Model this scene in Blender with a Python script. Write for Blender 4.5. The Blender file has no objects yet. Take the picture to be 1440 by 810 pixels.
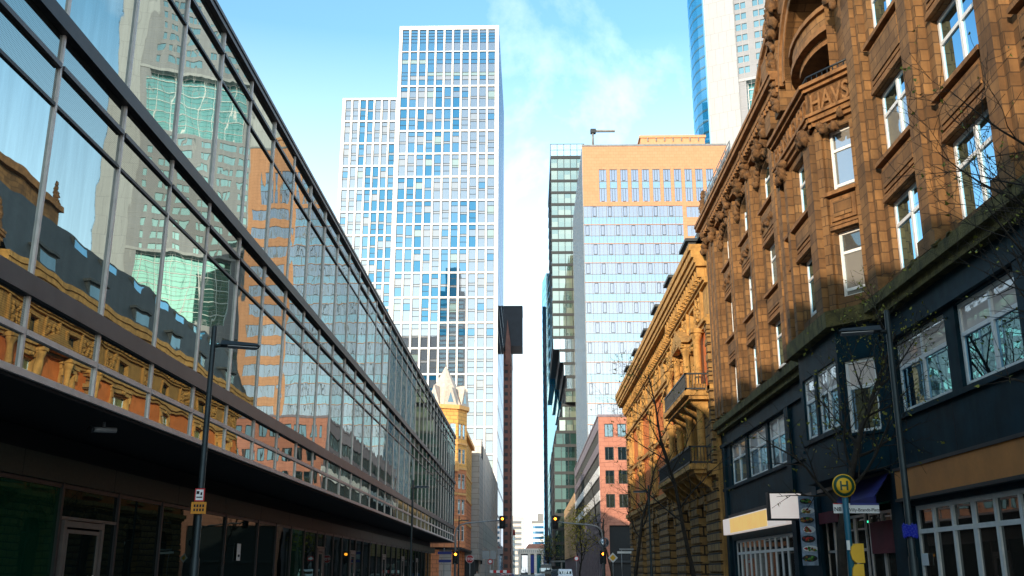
import bpy, bmesh, math, random
from mathutils import Vector, Matrix, noise as mnoise
R = math.radians
rnd = random.Random(7)
scene = bpy.context.scene
COL = scene.collection

# ------------------------------------------------------------------ materials
MATS = {}
def nt(name):
    m = bpy.data.materials.new(name); m.use_nodes = True
    t = m.node_tree; t.nodes.clear()
    out = t.nodes.new('ShaderNodeOutputMaterial')
    MATS[name] = m
    return m, t, out
def N(t, typ, **kw):
    n = t.nodes.new(typ)
    for k, v in kw.items():
        if k.startswith('i_'):
            key = k[2:]
            key = int(key) if key.isdigit() else key.replace('_', ' ')
            n.inputs[key].default_value = v
        else: setattr(n, k, v)
    return n
def rgb(c): return (c[0], c[1], c[2], 1)
def ramp(t, fac, stops):
    r = N(t, 'ShaderNodeValToRGB'); e = r.color_ramp.elements
    e[0].position = stops[0][0]; e[0].color = rgb(stops[0][1])
    e[1].position = stops[-1][0]; e[1].color = rgb(stops[-1][1])
    for p, c in stops[1:-1]:
        x = e.new(p); x.color = rgb(c)
    t.links.new(fac, r.inputs[0]); return r.outputs[0]
def mixc(t, f, a, b, mode='MIX'):
    n = N(t, 'ShaderNodeMix', data_type='RGBA', blend_type=mode)
    for sock, v in ((n.inputs[0], f), (n.inputs[6], a), (n.inputs[7], b)):
        if hasattr(v, 'is_output') or isinstance(v, bpy.types.NodeSocket): t.links.new(v, sock)
        elif isinstance(v, (int, float)): sock.default_value = v
        else: sock.default_value = rgb(v)
    return n.outputs[2]

def plain(name, col, rough=.6, metal=0., var=.25, scale=1.5, bump=0., emit=None, estr=0., dirt=None, spec=.5):
    """paint / plaster / metal with mottling"""
    m, t, out = nt(name)
    p = N(t, 'ShaderNodeBsdfPrincipled', i_Roughness=rough, i_Metallic=metal)
    p.inputs['Specular IOR Level'].default_value = spec
    tc = N(t, 'ShaderNodeTexCoord')
    nz = N(t, 'ShaderNodeTexNoise', i_Scale=scale, i_Detail=6., i_Roughness=.6)
    t.links.new(tc.outputs['Object'], nz.inputs['Vector'])
    a = tuple(c*(1-var) for c in col); b = tuple(min(1, c*(1+var)) for c in col)
    c = ramp(t, nz.outputs[0], [(.3, a), (.7, b)])
    if dirt:
        mp = N(t, 'ShaderNodeMapping'); mp.inputs['Scale'].default_value = (3, 3, .25)
        n2 = N(t, 'ShaderNodeTexNoise', i_Scale=1.3, i_Detail=5.)
        t.links.new(tc.outputs['Object'], mp.inputs[0]); t.links.new(mp.outputs[0], n2.inputs['Vector'])
        f = ramp(t, n2.outputs[0], [(.52, (0, 0, 0)), (.72, (.7, .7, .7))])
        c = mixc(t, f, c, dirt)
    t.links.new(c, p.inputs['Base Color'])
    if bump:
        bp = N(t, 'ShaderNodeBump', i_Strength=1., i_Distance=bump)
        n3 = N(t, 'ShaderNodeTexNoise', i_Scale=scale*8, i_Detail=4.)
        t.links.new(tc.outputs['Object'], n3.inputs['Vector'])
        t.links.new(n3.outputs[0], bp.inputs['Height']); t.links.new(bp.outputs[0], p.inputs['Normal'])
    if emit:
        p.inputs['Emission Color'].default_value = rgb(emit); p.inputs['Emission Strength'].default_value = estr
    t.links.new(p.outputs[0], out.inputs[0]); return m

def ashlar(name, c1, c2, mortar, bw=.8, bh=.4, ms=.02, rough=.85, bump=.015, var=.3, dirt=None, soft=.1):
    """stone blocks / cladding panels, UV in metres"""
    m, t, out = nt(name)
    p = N(t, 'ShaderNodeBsdfPrincipled', i_Roughness=rough)
    uv = N(t, 'ShaderNodeUVMap')
    br = N(t, 'ShaderNodeTexBrick', i_Scale=1., i_Mortar_Size=ms, i_Mortar_Smooth=soft, i_Brick_Width=bw, i_Row_Height=bh)
    br.inputs['Color1'].default_value = rgb(c1); br.inputs['Color2'].default_value = rgb(c2); br.inputs['Mortar'].default_value = rgb(mortar)
    t.links.new(uv.outputs[0], br.inputs['Vector'])
    tc = N(t, 'ShaderNodeTexCoord')
    nz = N(t, 'ShaderNodeTexNoise', i_Scale=.9, i_Detail=8., i_Roughness=.65)
    t.links.new(tc.outputs['Object'], nz.inputs['Vector'])
    v = ramp(t, nz.outputs[0], [(.28, (1-var,)*3), (.72, (1+var*.5,)*3)])
    c = mixc(t, 1., br.outputs[0], v, 'MULTIPLY')
    if dirt:
        mp = N(t, 'ShaderNodeMapping'); mp.inputs['Scale'].default_value = (1.6, 1.6, .35)
        n2 = N(t, 'ShaderNodeTexNoise', i_Scale=1., i_Detail=7., i_Roughness=.7)
        t.links.new(tc.outputs['Object'], mp.inputs[0]); t.links.new(mp.outputs[0], n2.inputs['Vector'])
        f = ramp(t, n2.outputs[0], [(.5, (0, 0, 0)), (.72, (.75, .75, .75))])
        c = mixc(t, f, c, dirt)
    t.links.new(c, p.inputs['Base Color'])
    if bump:
        n3 = N(t, 'ShaderNodeTexNoise', i_Scale=14., i_Detail=4.)
        t.links.new(tc.outputs['Object'], n3.inputs['Vector'])
        inv = N(t, 'ShaderNodeMath', operation='MULTIPLY_ADD'); inv.inputs[1].default_value = -1.; 
        t.links.new(br.outputs[1], inv.inputs[0])
        sc = N(t, 'ShaderNodeMath', operation='MULTIPLY'); sc.inputs[1].default_value = .35
        t.links.new(n3.outputs[0], sc.inputs[0]); t.links.new(sc.outputs[0], inv.inputs[2])
        bp = N(t, 'ShaderNodeBump', i_Strength=1., i_Distance=bump)
        t.links.new(inv.outputs[0], bp.inputs['Height']); t.links.new(bp.outputs[0], p.inputs['Normal'])
    t.links.new(p.outputs[0], out.inputs[0]); return m

def glass(name, body, refl=(.9, .95, 1.), base=.25, ior=1.6, wave=.0, wscale=.5, rough=.01, dots=False, tint_var=0., body2=None, dirt=0.):
    """window glass seen from outside: coated mirror reflection over what stands behind it"""
    m, t, out = nt(name)
    tc = N(t, 'ShaderNodeTexCoord'); geo = N(t, 'ShaderNodeNewGeometry'); oi = N(t, 'ShaderNodeObjectInfo')
    g = N(t, 'ShaderNodeBsdfGlossy', i_Roughness=rough); g.inputs['Color'].default_value = rgb(refl)
    d = N(t, 'ShaderNodeBsdfDiffuse'); d.inputs['Color'].default_value = rgb(body)
    ad = N(t, 'ShaderNodeMath', operation='ADD'); t.links.new(oi.outputs['Random'], ad.inputs[0]); t.links.new(geo.outputs['Random Per Island'], ad.inputs[1])
    if body2:
        fr = N(t, 'ShaderNodeMath', operation='FRACT'); t.links.new(ad.outputs[0], fr.inputs[0])
        t.links.new(ramp(t, fr.outputs[0], [(.0, body), (1., body2)]), d.inputs['Color'])
    f = N(t, 'ShaderNodeFresnel', i_IOR=ior)
    k = N(t, 'ShaderNodeMath', operation='MULTIPLY_ADD', use_clamp=True); k.inputs[1].default_value = 1-base; k.inputs[2].default_value = base
    t.links.new(f.outputs[0], k.inputs[0]); fac = k.outputs[0]
    if dirt:   # dust streaks and pane-to-pane differences of the coating
        mp = N(t, 'ShaderNodeMapping'); mp.inputs['Scale'].default_value = (1.2, 1.2, .12); n4 = N(t, 'ShaderNodeTexNoise', i_Scale=2.2, i_Detail=6., i_Roughness=.7)
        t.links.new(tc.outputs['Object'], mp.inputs[0]); t.links.new(mp.outputs[0], n4.inputs['Vector'])
        st = ramp(t, n4.outputs[0], [(.35, (1,)*3), (.75, (1-dirt,)*3)])
        fr2 = N(t, 'ShaderNodeMath', operation='FRACT'); t.links.new(ad.outputs[0], fr2.inputs[0])
        pv = ramp(t, fr2.outputs[0], [(.0, (1-dirt*1.2,)*3), (.6, (1, 1, 1)), (1., (1, 1, 1))])
        for c_ in (st, pv):
            m_ = N(t, 'ShaderNodeMath', operation='MULTIPLY'); t.links.new(fac, m_.inputs[0]); t.links.new(c_, m_.inputs[1]); fac = m_.outputs[0]
    if wave:
        off = N(t, 'ShaderNodeMath', operation='MULTIPLY'); off.inputs[1].default_value = 37.
        t.links.new(ad.outputs[0], off.inputs[0])
        nz = N(t, 'ShaderNodeTexNoise', noise_dimensions='4D', i_Scale=wscale, i_Detail=1.5, i_Roughness=.4)
        t.links.new(tc.outputs['Object'], nz.inputs['Vector']); t.links.new(off.outputs[0], nz.inputs['W'])
        bp = N(t, 'ShaderNodeBump', i_Strength=1., i_Distance=wave)
        t.links.new(nz.outputs[0], bp.inputs['Height']); t.links.new(bp.outputs[0], g.inputs['Normal'])
    if dots:
        uv = N(t, 'ShaderNodeUVMap')
        vo = N(t, 'ShaderNodeTexVoronoi', i_Scale=22., i_Randomness=0.)
        t.links.new(uv.outputs[0], vo.inputs['Vector'])
        md = ramp(t, vo.outputs[0], [(.30, (.45,)*3), (.36, (1, 1, 1))])
        mm = N(t, 'ShaderNodeMath', operation='MULTIPLY'); t.links.new(md, mm.inputs[0]); t.links.new(fac, mm.inputs[1]); fac = mm.outputs[0]
    mx = N(t, 'ShaderNodeMixShader'); t.links.new(fac, mx.inputs[0]); t.links.new(d.outputs[0], mx.inputs[1]); t.links.new(g.outputs[0], mx.inputs[2])
    t.links.new(mx.outputs[0], out.inputs[0]); return m

# ------------------------------------------------------------------ mesh builder
class Fr:
    """a facade frame: origin, horizontal direction u, outward normal n"""
    def __init__(s, o, u, n=None):
        s.o = Vector(o); s.u = Vector((u[0], u[1], 0)).normalized()
        s.n = Vector((n[0], n[1], 0)).normalized() if n else Vector((s.u.y, -s.u.x, 0))
    def P(s, u, z, d=0.): return s.o + s.u*u + s.n*d + Vector((0, 0, z))
    def local(s): return Fr((0, 0, 0), s.u, s.n)

class MB:
    def __init__(s): s.v = []; s.f = []; s.m = []; s.mats = []; s.smooth = []
    def mi(s, mat):
        if mat not in s.mats: s.mats.append(mat)
        return s.mats.index(mat)
    def face(s, pts, mat, n=None, smooth=False):
        pts = [Vector(p) for p in pts]
        if n is not None:
            nn = (pts[1]-pts[0]).cross(pts[2]-pts[0])
            if len(pts) > 3: nn += (pts[2]-pts[0]).cross(pts[3]-pts[0])
            if nn.dot(n) < 0: pts = pts[::-1]
        b = len(s.v); s.v += pts; s.f.append(tuple(range(b, b+len(pts)))); s.m.append(s.mi(mat)); s.smooth.append(smooth)
    def hexa(s, p, mat, skip=()):
        """p: 8 points, bottom ring 0-3, top ring 4-7"""
        p = [Vector(q) for q in p]; c = sum(p, Vector())/8; b = len(s.v); s.v += p
        for k, q in enumerate([(0, 1, 2, 3), (4, 5, 6, 7), (0, 1, 5, 4), (1, 2, 6, 5), (2, 3, 7, 6), (3, 0, 4, 7)]):
            if k in skip: continue
            nn = (p[q[1]]-p[q[0]]).cross(p[q[2]]-p[q[0]])
            fc = (p[q[0]]+p[q[1]]+p[q[2]]+p[q[3]])/4 - c
            if nn.dot(fc) < 0: q = q[::-1]
            s.f.append(tuple(b+i for i in q)); s.m.append(s.mi(mat)); s.smooth.append(False)
    def box(s, x0, x1, y0, y1, z0, z1, mat):
        s.hexa([(x0, y0, z0), (x1, y0, z0), (x1, y1, z0), (x0, y1, z0), (x0, y0, z1), (x1, y0, z1), (x1, y1, z1), (x0, y1, z1)], mat)
    def ob(s, F, u0, u1, z0, z1, d0, d1, mat):
        s.hexa([F.P(u0, z0, d0), F.P(u1, z0, d0), F.P(u1, z0, d1), F.P(u0, z0, d1), F.P(u0, z1, d0), F.P(u1, z1, d0), F.P(u1, z1, d1), F.P(u0, z1, d1)], mat)
    def fq(s, F, u0, u1, z0, z1, d, mat):
        s.face([F.P(u0, z0, d), F.P(u1, z0, d), F.P(u1, z1, d), F.P(u0, z1, d)], mat, F.n)
    def prism(s, F, poly, d0, d1, mat, caps=True):
        """poly in (u,z), extruded from d0 to d1"""
        n = len(poly); cu = sum(p[0] for p in poly)/n; cz = sum(p[1] for p in poly)/n
        area = sum(poly[i][0]*poly[(i+1) % n][1]-poly[(i+1) % n][0]*poly[i][1] for i in range(n))
        for i in range(n):
            a, b = poly[i], poly[(i+1) % n]
            du, dz = b[0]-a[0], b[1]-a[1]
            on = (F.u*dz + Vector((0, 0, -du)))*(1 if area > 0 else -1)
            s.face([F.P(a[0], a[1], d0), F.P(b[0], b[1], d0), F.P(b[0], b[1], d1), F.P(a[0], a[1], d1)], mat, on)
        if caps:
            s.face([F.P(p[0], p[1], d1) for p in poly], mat, F.n*(1 if d1 > d0 else -1))
            s.face([F.P(p[0], p[1], d0) for p in poly], mat, F.n*(-1 if d1 > d0 else 1))
    def slab(s, poly, z0, z1, mat):
        """poly in (x,y)"""
        n = len(poly); c = Vector((sum(p[0] for p in poly)/n, sum(p[1] for p in poly)/n, 0))
        for i in range(n):
            a = Vector((*poly[i], 0)); b = Vector((*poly[(i+1) % n], 0))
            s.face([a+Vector((0, 0, z0)), b+Vector((0, 0, z0)), b+Vector((0, 0, z1)), a+Vector((0, 0, z1))], mat, (a+b)/2-c)
        s.face([(p[0], p[1], z1) for p in poly], mat, Vector((0, 0, 1))); s.face([(p[0], p[1], z0) for p in poly], mat, Vector((0, 0, -1)))
    def tube(s, pts, rad, mat, n=8, cap=True, smooth=True):
        pts = [Vector(p) for p in pts]
        if isinstance(rad, (int, float)): rad = [rad]*len(pts)
        base = len(s.v); k = len(pts); ref = None
        for i, p in enumerate(pts):
            t = (pts[min(i+1, k-1)]-pts[max(i-1, 0)]).normalized()
            if ref is None: ref = Vector((0, 0, 1)) if abs(t.z) < .9 else Vector((1, 0, 0))
            a = t.cross(ref).normalized(); b = t.cross(a).normalized(); ref = -b if False else ref
            for j in range(n):
                w = 2*math.pi*j/n; s.v.append(p + (a*math.cos(w)+b*math.sin(w))*rad[i])
        mi = s.mi(mat)
        for i in range(k-1):
            for j in range(n):
                q = (base+i*n+j, base+i*n+(j+1) % n, base+(i+1)*n+(j+1) % n, base+(i+1)*n+j)
                s.f.append(q); s.m.append(mi); s.smooth.append(smooth)
        if cap:
            s.f.append(tuple(base+j for j in range(n))[::-1]); s.m.append(mi); s.smooth.append(False)
            s.f.append(tuple(base+(k-1)*n+j for j in range(n))); s.m.append(mi); s.smooth.append(False)
    def lathe(s, c, prof, mat, n=12, axis=(0, 0, 1)):
        """prof: (r, h) along axis"""
        c = Vector(c); ax = Vector(axis).normalized(); r = Vector((1, 0, 0)) if abs(ax.x) < .9 else Vector((0, 1, 0))
        a = ax.cross(r).normalized(); b = ax.cross(a); base = len(s.v); k = len(prof); mi = s.mi(mat)
        for rr, h in prof:
            for j in range(n):
                w = 2*math.pi*j/n; s.v.append(c+ax*h+(a*math.cos(w)+b*math.sin(w))*rr)
        for i in range(k-1):
            for j in range(n):
                s.f.append((base+i*n+j, base+i*n+(j+1) % n, base+(i+1)*n+(j+1) % n, base+(i+1)*n+j)); s.m.append(mi); s.smooth.append(True)
        s.f.append(tuple(base+j for j in range(n))[::-1]); s.m.append(mi); s.smooth.append(False)
        s.f.append(tuple(base+(k-1)*n+j for j in range(n))); s.m.append(mi); s.smooth.append(False)
    def blob(s, c, r, mat, jit=.25, seed=0, n=6, sc=(1, 1, 1)):
        """a carved lump"""
        rr = random.Random(seed); c = Vector(c); base = len(s.v); mi = s.mi(mat); rings = 4
        for i in range(rings+1):
            th = math.pi*i/rings
            for j in range(n):
                ph = 2*math.pi*j/n + i*.4; k = r*(1+rr.uniform(-jit, jit))
                s.v.append(c+Vector((sc[0]*k*math.sin(th)*math.cos(ph), sc[1]*k*math.sin(th)*math.sin(ph), sc[2]*k*math.cos(th))))
        for i in range(rings):
            for j in range(n):
                s.f.append((base+i*n+j, base+(i+1)*n+j, base+(i+1)*n+(j+1) % n, base+i*n+(j+1) % n)); s.m.append(mi); s.smooth.append(True)
    def add(s, o, loc):
        b = len(s.v); loc = Vector(loc); s.v += [p+loc for p in o.v]
        mp = [s.mi(m) for m in o.mats]
        for f, m, sm in zip(o.f, o.m, o.smooth):
            s.f.append(tuple(i+b for i in f)); s.m.append(mp[m]); s.smooth.append(sm)
    def mesh(s, name):
        me = bpy.data.meshes.new(name); me.from_pydata([tuple(p) for p in s.v], [], s.f)
        for m in s.mats: me.materials.append(MATS[m])
        me.polygons.foreach_set('material_index', s.m); me.polygons.foreach_set('use_smooth', s.smooth)
        uv = me.uv_layers.new(name='UVMap').data
        for p in me.polygons:
            n = p.normal
            if abs(n.z) < .75:
                tx, ty = -n.y, n.x; l = math.hypot(tx, ty) or 1; tx /= l; ty /= l
                if (tx + ty*1.001) < 0: tx, ty = -tx, -ty
                for li, vi in zip(p.loop_indices, p.vertices):
                    c = me.vertices[vi].co; uv[li].uv = (c.x*tx+c.y*ty, c.z)
            else:
                for li, vi in zip(p.loop_indices, p.vertices):
                    c = me.vertices[vi].co; uv[li].uv = (c.x, c.y)
        me.update(); return me

def thing(name, label, cat, loc=(0, 0, 0), group=None, rz=0.):
    o = bpy.data.objects.new(name, None); COL.objects.link(o); o.location = loc; o.rotation_euler.z = rz; o.empty_display_size = .3
    o['label'] = label; o['category'] = cat
    if group: o['group'] = group
    return o
def raw(name, me, parent=None, loc=(0, 0, 0)):
    o = bpy.data.objects.new(name, me); COL.objects.link(o); o.parent = parent; o.location = loc; return o
def part(name, mb, root, kind=None):
    """mb in world coordinates, root an unrotated Empty"""
    o = raw(name, mb.mesh(name), root, tuple(-root.location))
    if kind: o['kind'] = kind
    return o
def sub(name, mb, par):
    """mb in the coordinates of its part's mesh"""
    return raw(name, mb.mesh(name), par)
def lpart(name, mb, root):
    """mb in the root's local coordinates"""
    return raw(name, mb.mesh(name), root)
def solo(name, mb, label, cat, group=None):
    o = raw(name, mb.mesh(name)); o['label'] = label; o['category'] = cat
    if group: o['group'] = group
    return o
def setting(name, mb):
    o = raw(name, mb.mesh(name)); o['kind'] = 'structure'; return o
def copytree(o, loc, label, rz=None, par=None):
    c = o.copy(); COL.objects.link(c)
    if par is None:
        c.location = loc; c['label'] = label
        if rz is not None: c.rotation_euler.z = rz
    else: c.parent = par
    for ch in [q for q in COL.objects if q.parent == o]: copytree(ch, None, None, None, c)
    return c

class Repeats:
    """repeated parts on one thing: the first 100 as objects (shared meshes), the rest as one part"""
    def __init__(s, root, name, subname=None, limit=100): s.root = root; s.name = name; s.sn = subname; s.n = 0; s.cache = {}; s.fr = MB(); s.pn = MB(); s.limit = limit
    def put(s, key, fn, loc, tilt=0., pkey=None):
        k = (key, pkey)
        if k not in s.cache:
            a = fn(); a = a if isinstance(a, tuple) else (a, None)
            s.cache[k] = [a[0], a[1], None, None]
        c = s.cache[k]; loc = Vector(loc)
        if s.n < s.limit:
            if c[2] is None:
                c[2] = c[0].mesh(s.name)
                if c[1]: c[3] = c[1].mesh(s.sn)
            o = raw(s.name, c[2], s.root, loc - s.root.location)
            if c[1]:
                q = raw(s.sn, c[3], o)
                if tilt: q.rotation_euler = (rnd.uniform(-tilt, tilt), rnd.uniform(-tilt, tilt), rnd.uniform(-tilt, tilt))
        else:
            s.fr.add(c[0], loc)
            if c[1]: s.pn.add(c[1], loc)
        s.n += 1
    def done(s):
        if s.fr.v:
            o = part(s.name, s.fr, s.root, 'stuff')
            if s.pn.v:
                q = raw(s.sn, s.pn.mesh(s.sn), o); q['kind'] = 'stuff'

def wall(mb, F, u0, u1, z0, z1, ops, mat, depth=.35, rmat=None, d=0.):
    """wall sheet with openings (a,b,c,e[,arch]); reveals run back to -depth. arch: rise of a round head below e"""
    rmat = rmat or mat
    us = sorted({u0, u1, *[min(max(x, u0), u1) for o in ops for x in o[:2]]}); zs = sorted({z0, z1, *[min(max(x, z0), z1) for o in ops for x in o[2:4]]})
    for i in range(len(us)-1):
        run = None
        for j in range(len(zs)-1):
            cu = (us[i]+us[i+1])/2; cz = (zs[j]+zs[j+1])/2
            solid = not any(o[0] < cu < o[1] and o[2] < cz < o[3] for o in ops)
            if solid and run is None: run = zs[j]
            if not solid and run is not None: mb.fq(F, us[i], us[i+1], run, zs[j], d, mat); run = None
        if run is not None: mb.fq(F, us[i], us[i+1], run, zs[-1], d, mat)
    for o in ops:
        a, b, c, e = o[:4]; r = o[4] if len(o) > 4 else 0
        for (ua, nu) in ((a, 1), (b, -1)):
            mb.face([F.P(ua, c, d), F.P(ua, e-r, d), F.P(ua, e-r, d-depth), F.P(ua, c, d-depth)], rmat, F.u*nu)
        mb.face([F.P(a, c, d), F.P(b, c, d), F.P(b, c, d-depth), F.P(a, c, d-depth)], rmat, Vector((0, 0, 1)))
        if not r:
            mb.face([F.P(a, e, d), F.P(b, e, d), F.P(b, e, d-depth), F.P(a, e, d-depth)], rmat, Vector((0, 0, -1)))
        else:
            n = 10; w = (b-a)/2; m_ = (a+b)/2
            pts = [(m_-w*math.cos(math.pi*k/n), e-r+r*math.sin(math.pi*k/n)) for k in range(n+1)]
            for k in range(n):
                p, q = pts[k], pts[k+1]
                mb.face([F.P(p[0], p[1], d), F.P(q[0], q[1], d), F.P(q[0], e, d), F.P(p[0], e, d)], mat, F.n)
                mb.face([F.P(p[0], p[1], d), F.P(q[0], q[1], d), F.P(q[0], q[1], d-depth), F.P(p[0], p[1], d-depth)], rmat, Vector((0, 0, -1)))

def casement(F, w, h, fm, gm, nu=2, tr=.68, ft=.07, lowbar=None, gm2=None):
    """(frame, pane) centred at u=0, z from 0, frame face at d=0"""
    L = F.local(); f = MB(); g = MB(); a, b = -w/2, w/2
    f.ob(L, a, a+ft, 0, h, -.06, 0, fm); f.ob(L, b-ft, b, 0, h, -.06, 0, fm)
    f.ob(L, a+ft, b-ft, 0, ft, -.06, 0, fm); f.ob(L, a+ft, b-ft, h-ft, h, -.06, 0, fm)
    zt = h*tr if tr else None
    if tr: f.ob(L, a+ft, b-ft, zt-ft/2, zt+ft/2, -.055, .012, fm)
    if lowbar: f.ob(L, a+ft, b-ft, h*lowbar-ft/2, h*lowbar+ft/2, -.055, .008, fm)
    for k in range(1, nu):
        u = a+w*k/nu; f.ob(L, u-ft*.6, u+ft*.6, ft, h-ft, -.05, .02, fm)
    for k in range(nu):
        ua = a+w*k/nu+ft*.5; ub = a+w*(k+1)/nu-ft*.5
        if tr:
            g.fq(L, ua, ub, ft*.5, zt, -.03, gm); g.fq(L, ua, ub, zt, h-ft*.5, -.03, gm2 or gm)
        else: g.fq(L, ua, ub, ft*.5, h-ft*.5, -.03, gm)
    return f, g
# ------------------------------------------------------------------ materials list
plain('door_metal', (.15, .13, .115), .5, .3, .15, 3)
plain('alu', (.64, .55, .50), .45, .3, .12, 3)
plain('dark_metal', (.035, .033, .036), .45, .4, .25, 2, spec=.4)
plain('beam_metal', (.075, .066, .07), .42, .3, .2, 1.2)
plain('lamp_metal', (.03, .04, .042), .45, .5, .2, 4)
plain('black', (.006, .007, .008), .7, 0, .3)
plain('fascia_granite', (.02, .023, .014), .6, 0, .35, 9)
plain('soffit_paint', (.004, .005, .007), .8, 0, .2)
plain('asphalt', (.05, .052, .056), .9, 0, .3, 4, bump=.004)
plain('paving', (.2, .19, .18), .9, 0, .25, 2)
plain('kerb_stone', (.28, .27, .26), .85, 0, .2, 3)
plain('road_paint', (.75, .75, .72), .7, 0, .15, 6)
plain('white_paint', (.8, .79, .77), .5, 0, .06, 2)
plain('window_white', (.82, .79, .74), .45, 0, .08, 4)
plain('tower_white', (.72, .70, .68), .45, 0, .04, .3)
plain('roof_dark', (.03, .034, .036), .6, 0, .3, 2)
plain('lead_grey', (.2, .2, .2), .6, .1, .25, 2)
plain('dark_cladding', (.003, .021, .031), .6, 0, .5, 1.2, dirt=(.008, .034, .042), spec=.12)
plain('moss_ledge', (.12, .095, .028), .95, 0, .5, 2.5, bump=.03, dirt=(.02, .022, .008))
ashlar('sandstone', (.285, .14, .046), (.165, .078, .026), (.085, .041, .015), .7, .31, .012, .9, .018, .55, dirt=(.05, .027, .012))
plain('sandstone_trim', (.25, .115, .038), .9, 0, .35, 2.5, bump=.02, dirt=(.07, .033, .012))
plain('carved_stone', (.17, .08, .028), .95, 0, .5, 6, bump=.04, dirt=(.03, .022, .008))
plain('palazzo_stone', (.46, .24, .065), .9, 0, .3, 2.5, bump=.02, dirt=(.13, .07, .022))
ashlar('palazzo_rustic', (.36, .20, .065), (.29, .155, .05), (.035, .02, .01), 1.1, .52, .05, .9, .07, .3, dirt=(.09, .05, .02), soft=.3)
plain('palazzo_red', (.66, .17, .03), .9, 0, .22, 1.5, bump=.01)
ashlar('sienna_clad', (.56, .27, .14), (.53, .25, .125), (.33, .15, .07), 1.2, .8, .02, .75, .004, .08)
plain('sienna_plain', (.54, .29, .15), .8, 0, .1)
ashlar('brick_panel', (.46, .185, .12), (.43, .165, .105), (.27, .1, .07), 1.2, .6, .02, .8, .004, .12)
plain('purple_stone', (.19, .15, .17), .7, 0, .2)
ashlar('tan_panel', (.66, .42, .22), (.6, .38, .2), (.3, .19, .1), 2., 1.1, .03, .85, .01, .15)
ashlar('orange_shaded', (.78, .27, .11), (.7, .24, .1), (.34, .12, .06), 1.1, .55, .03, .85, .015, .15)  # corner house lower storeys: shade put into the stone colour
ashlar('orange_sunlit', (.85, .44, .11), (.78, .38, .1), (.4, .18, .06), 1.1, .55, .03, .85, .015, .15)  # same stone on the upper storeys, sunlight put into its colour
plain('orange_trim', (.78, .4, .14), .85, 0, .15, 3)
plain('pale_roof', (.56, .46, .38), .7, 0, .18, 3)
ashlar('beige_panel', (.74, .62, .52), (.7, .58, .49), (.38, .31, .26), 3.2, 1.5, .03, .85, .01, .15)
ashlar('grey_panel', (.48, .42, .37), (.44, .39, .34), (.2, .18, .16), 2.5, .9, .03, .85, .01, .15)
plain('japan_granite', (.17, .065, .048), .5, 0, .25, .3)
plain('japan_dark', (.02, .022, .03), .5, 0, .25, .3)
ashlar('pier_white', (.35, .355, .36), (.335, .34, .345), (.2, .2, .21), 2.6, 5.6, .05, .5, .0, .06)
plain('commerz_grey', (.22, .225, .245), .5, 0, .06, .3)
plain('dark_frame', (.012, .016, .02), .5, 0, .2)
plain('bark', (.028, .021, .014), .95, 0, .45, 8, bump=.02)
plain('leaf_green', (.19, .19, .02), .7, 0, .5, 3)
plain('leaf_yellow', (.32, .25, .02), .7, 0, .4, 3)
plain('sign_teal', (.012, .13, .2), .45, 0, .1)
plain('sign_yellow', (.9, .5, .02), .5, 0, .1)
plain('sign_green', (.01, .07, .035), .5, 0, .1)
plain('sign_red', (.5, .012, .014), .5, 0, .1)
plain('sign_blue', (.012, .025, .2), .5, 0, .1)
plain('sign_orange', (.62, .24, .015), .5, 0, .1)
plain('sign_grey', (.3, .31, .32), .5, .3, .1)
plain('galv', (.32, .33, .33), .5, .6, .15, 4)
plain('awning_blue', (.012, .012, .13), .8, 0, .2)
plain('awning_red', (.11, .008, .014), .8, 0, .3)
plain('orange_fascia', (.55, .2, .045), .65, 0, .15, 1.5)
plain('skin', (.45, .26, .18), .6); plain('coat', (.5, .45, .38), .8); plain('hair', (.05, .03, .02), .8); plain('trouser', (.03, .035, .05), .85)
plain('car_white', (.72, .72, .72), .3, 0, .03); plain('car_black', (.012, .013, .016), .25, 0, .1); plain('car_red', (.3, .02, .02), .3); plain('car_silver', (.4, .41, .42), .3, .6, .05); plain('car_blue', (.02, .06, .2), .3)
plain('rubber', (.012, .012, .012), .85)
plain('tile_red', (.38, .14, .08), .85, 0, .25, 1)
plain('food_a', (.35, .16, .03), .7, 0, .7, 30); plain('food_b', (.4, .03, .02), .7, 0, .7, 30); plain('food_c', (.06, .2, .03), .7, 0, .8, 30); plain('banner_bg', (.26, .33, .42), .7, 0, .5, 6)
plain('amber_light', (.9, .3, .02), .4, emit=(1, .28, .02), estr=4.)
plain('lit_white', (.8, .75, .7), .5, var=.08, emit=(1, .86, .78), estr=.22)
plain('lit_yellow', (.8, .6, .3), .5, var=.1, emit=(1, .6, .14), estr=.3)
plain('neon_green', (.1, .8, .5), .4, emit=(.05, 1, .5), estr=.8)
plain('fairy_blue', (.006, .01, .06), .4, emit=(.03, .06, 1), estr=.05)
glass('mirror_glass', (.045, .05, .045), (.54, .62, .595), .82, 1.5, wave=.0095, wscale=.5, dirt=.22)
glass('dotted_glass', (.03, .03, .028), (.47, .53, .5), .72, 1.5, wave=.0055, wscale=.55, dots=True)
glass('ground_glass', (.004, .008, .008), (.45, .6, .56), .03, 1.3, wave=.004, wscale=.6)
glass('green_glass', (.003, .03, .015), (.5, .8, .6), .04, 1.3, wave=.004, wscale=.6)
glass('window_glass', (.012, .016, .018), (.38, .72, .98), .66, 1.6, wave=.0015, wscale=.9)
glass('curtain_glass', (.34, .31, .27), (.5, .8, 1.), .34, 1.5, wave=.0015, wscale=.9, body2=(.06, .06, .055))
glass('frosted_glass', (.74, .62, .55), (.9, .95, 1.), .08, 1.4, wave=.002, body2=(.62, .50, .44))
glass('shop_glass', (.02, .02, .018), (.8, .85, .85), .12, 1.45, wave=.004, body2=(.05, .035, .025))
glass('t_blue', (.02, .11, .22), (.28, .47, .64), .4, 1.5, wave=.004, wscale=.25)
glass('t_pale', (.14, .17, .21), (.42, .47, .55), .5, 1.5, wave=.004, wscale=.25)
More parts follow.
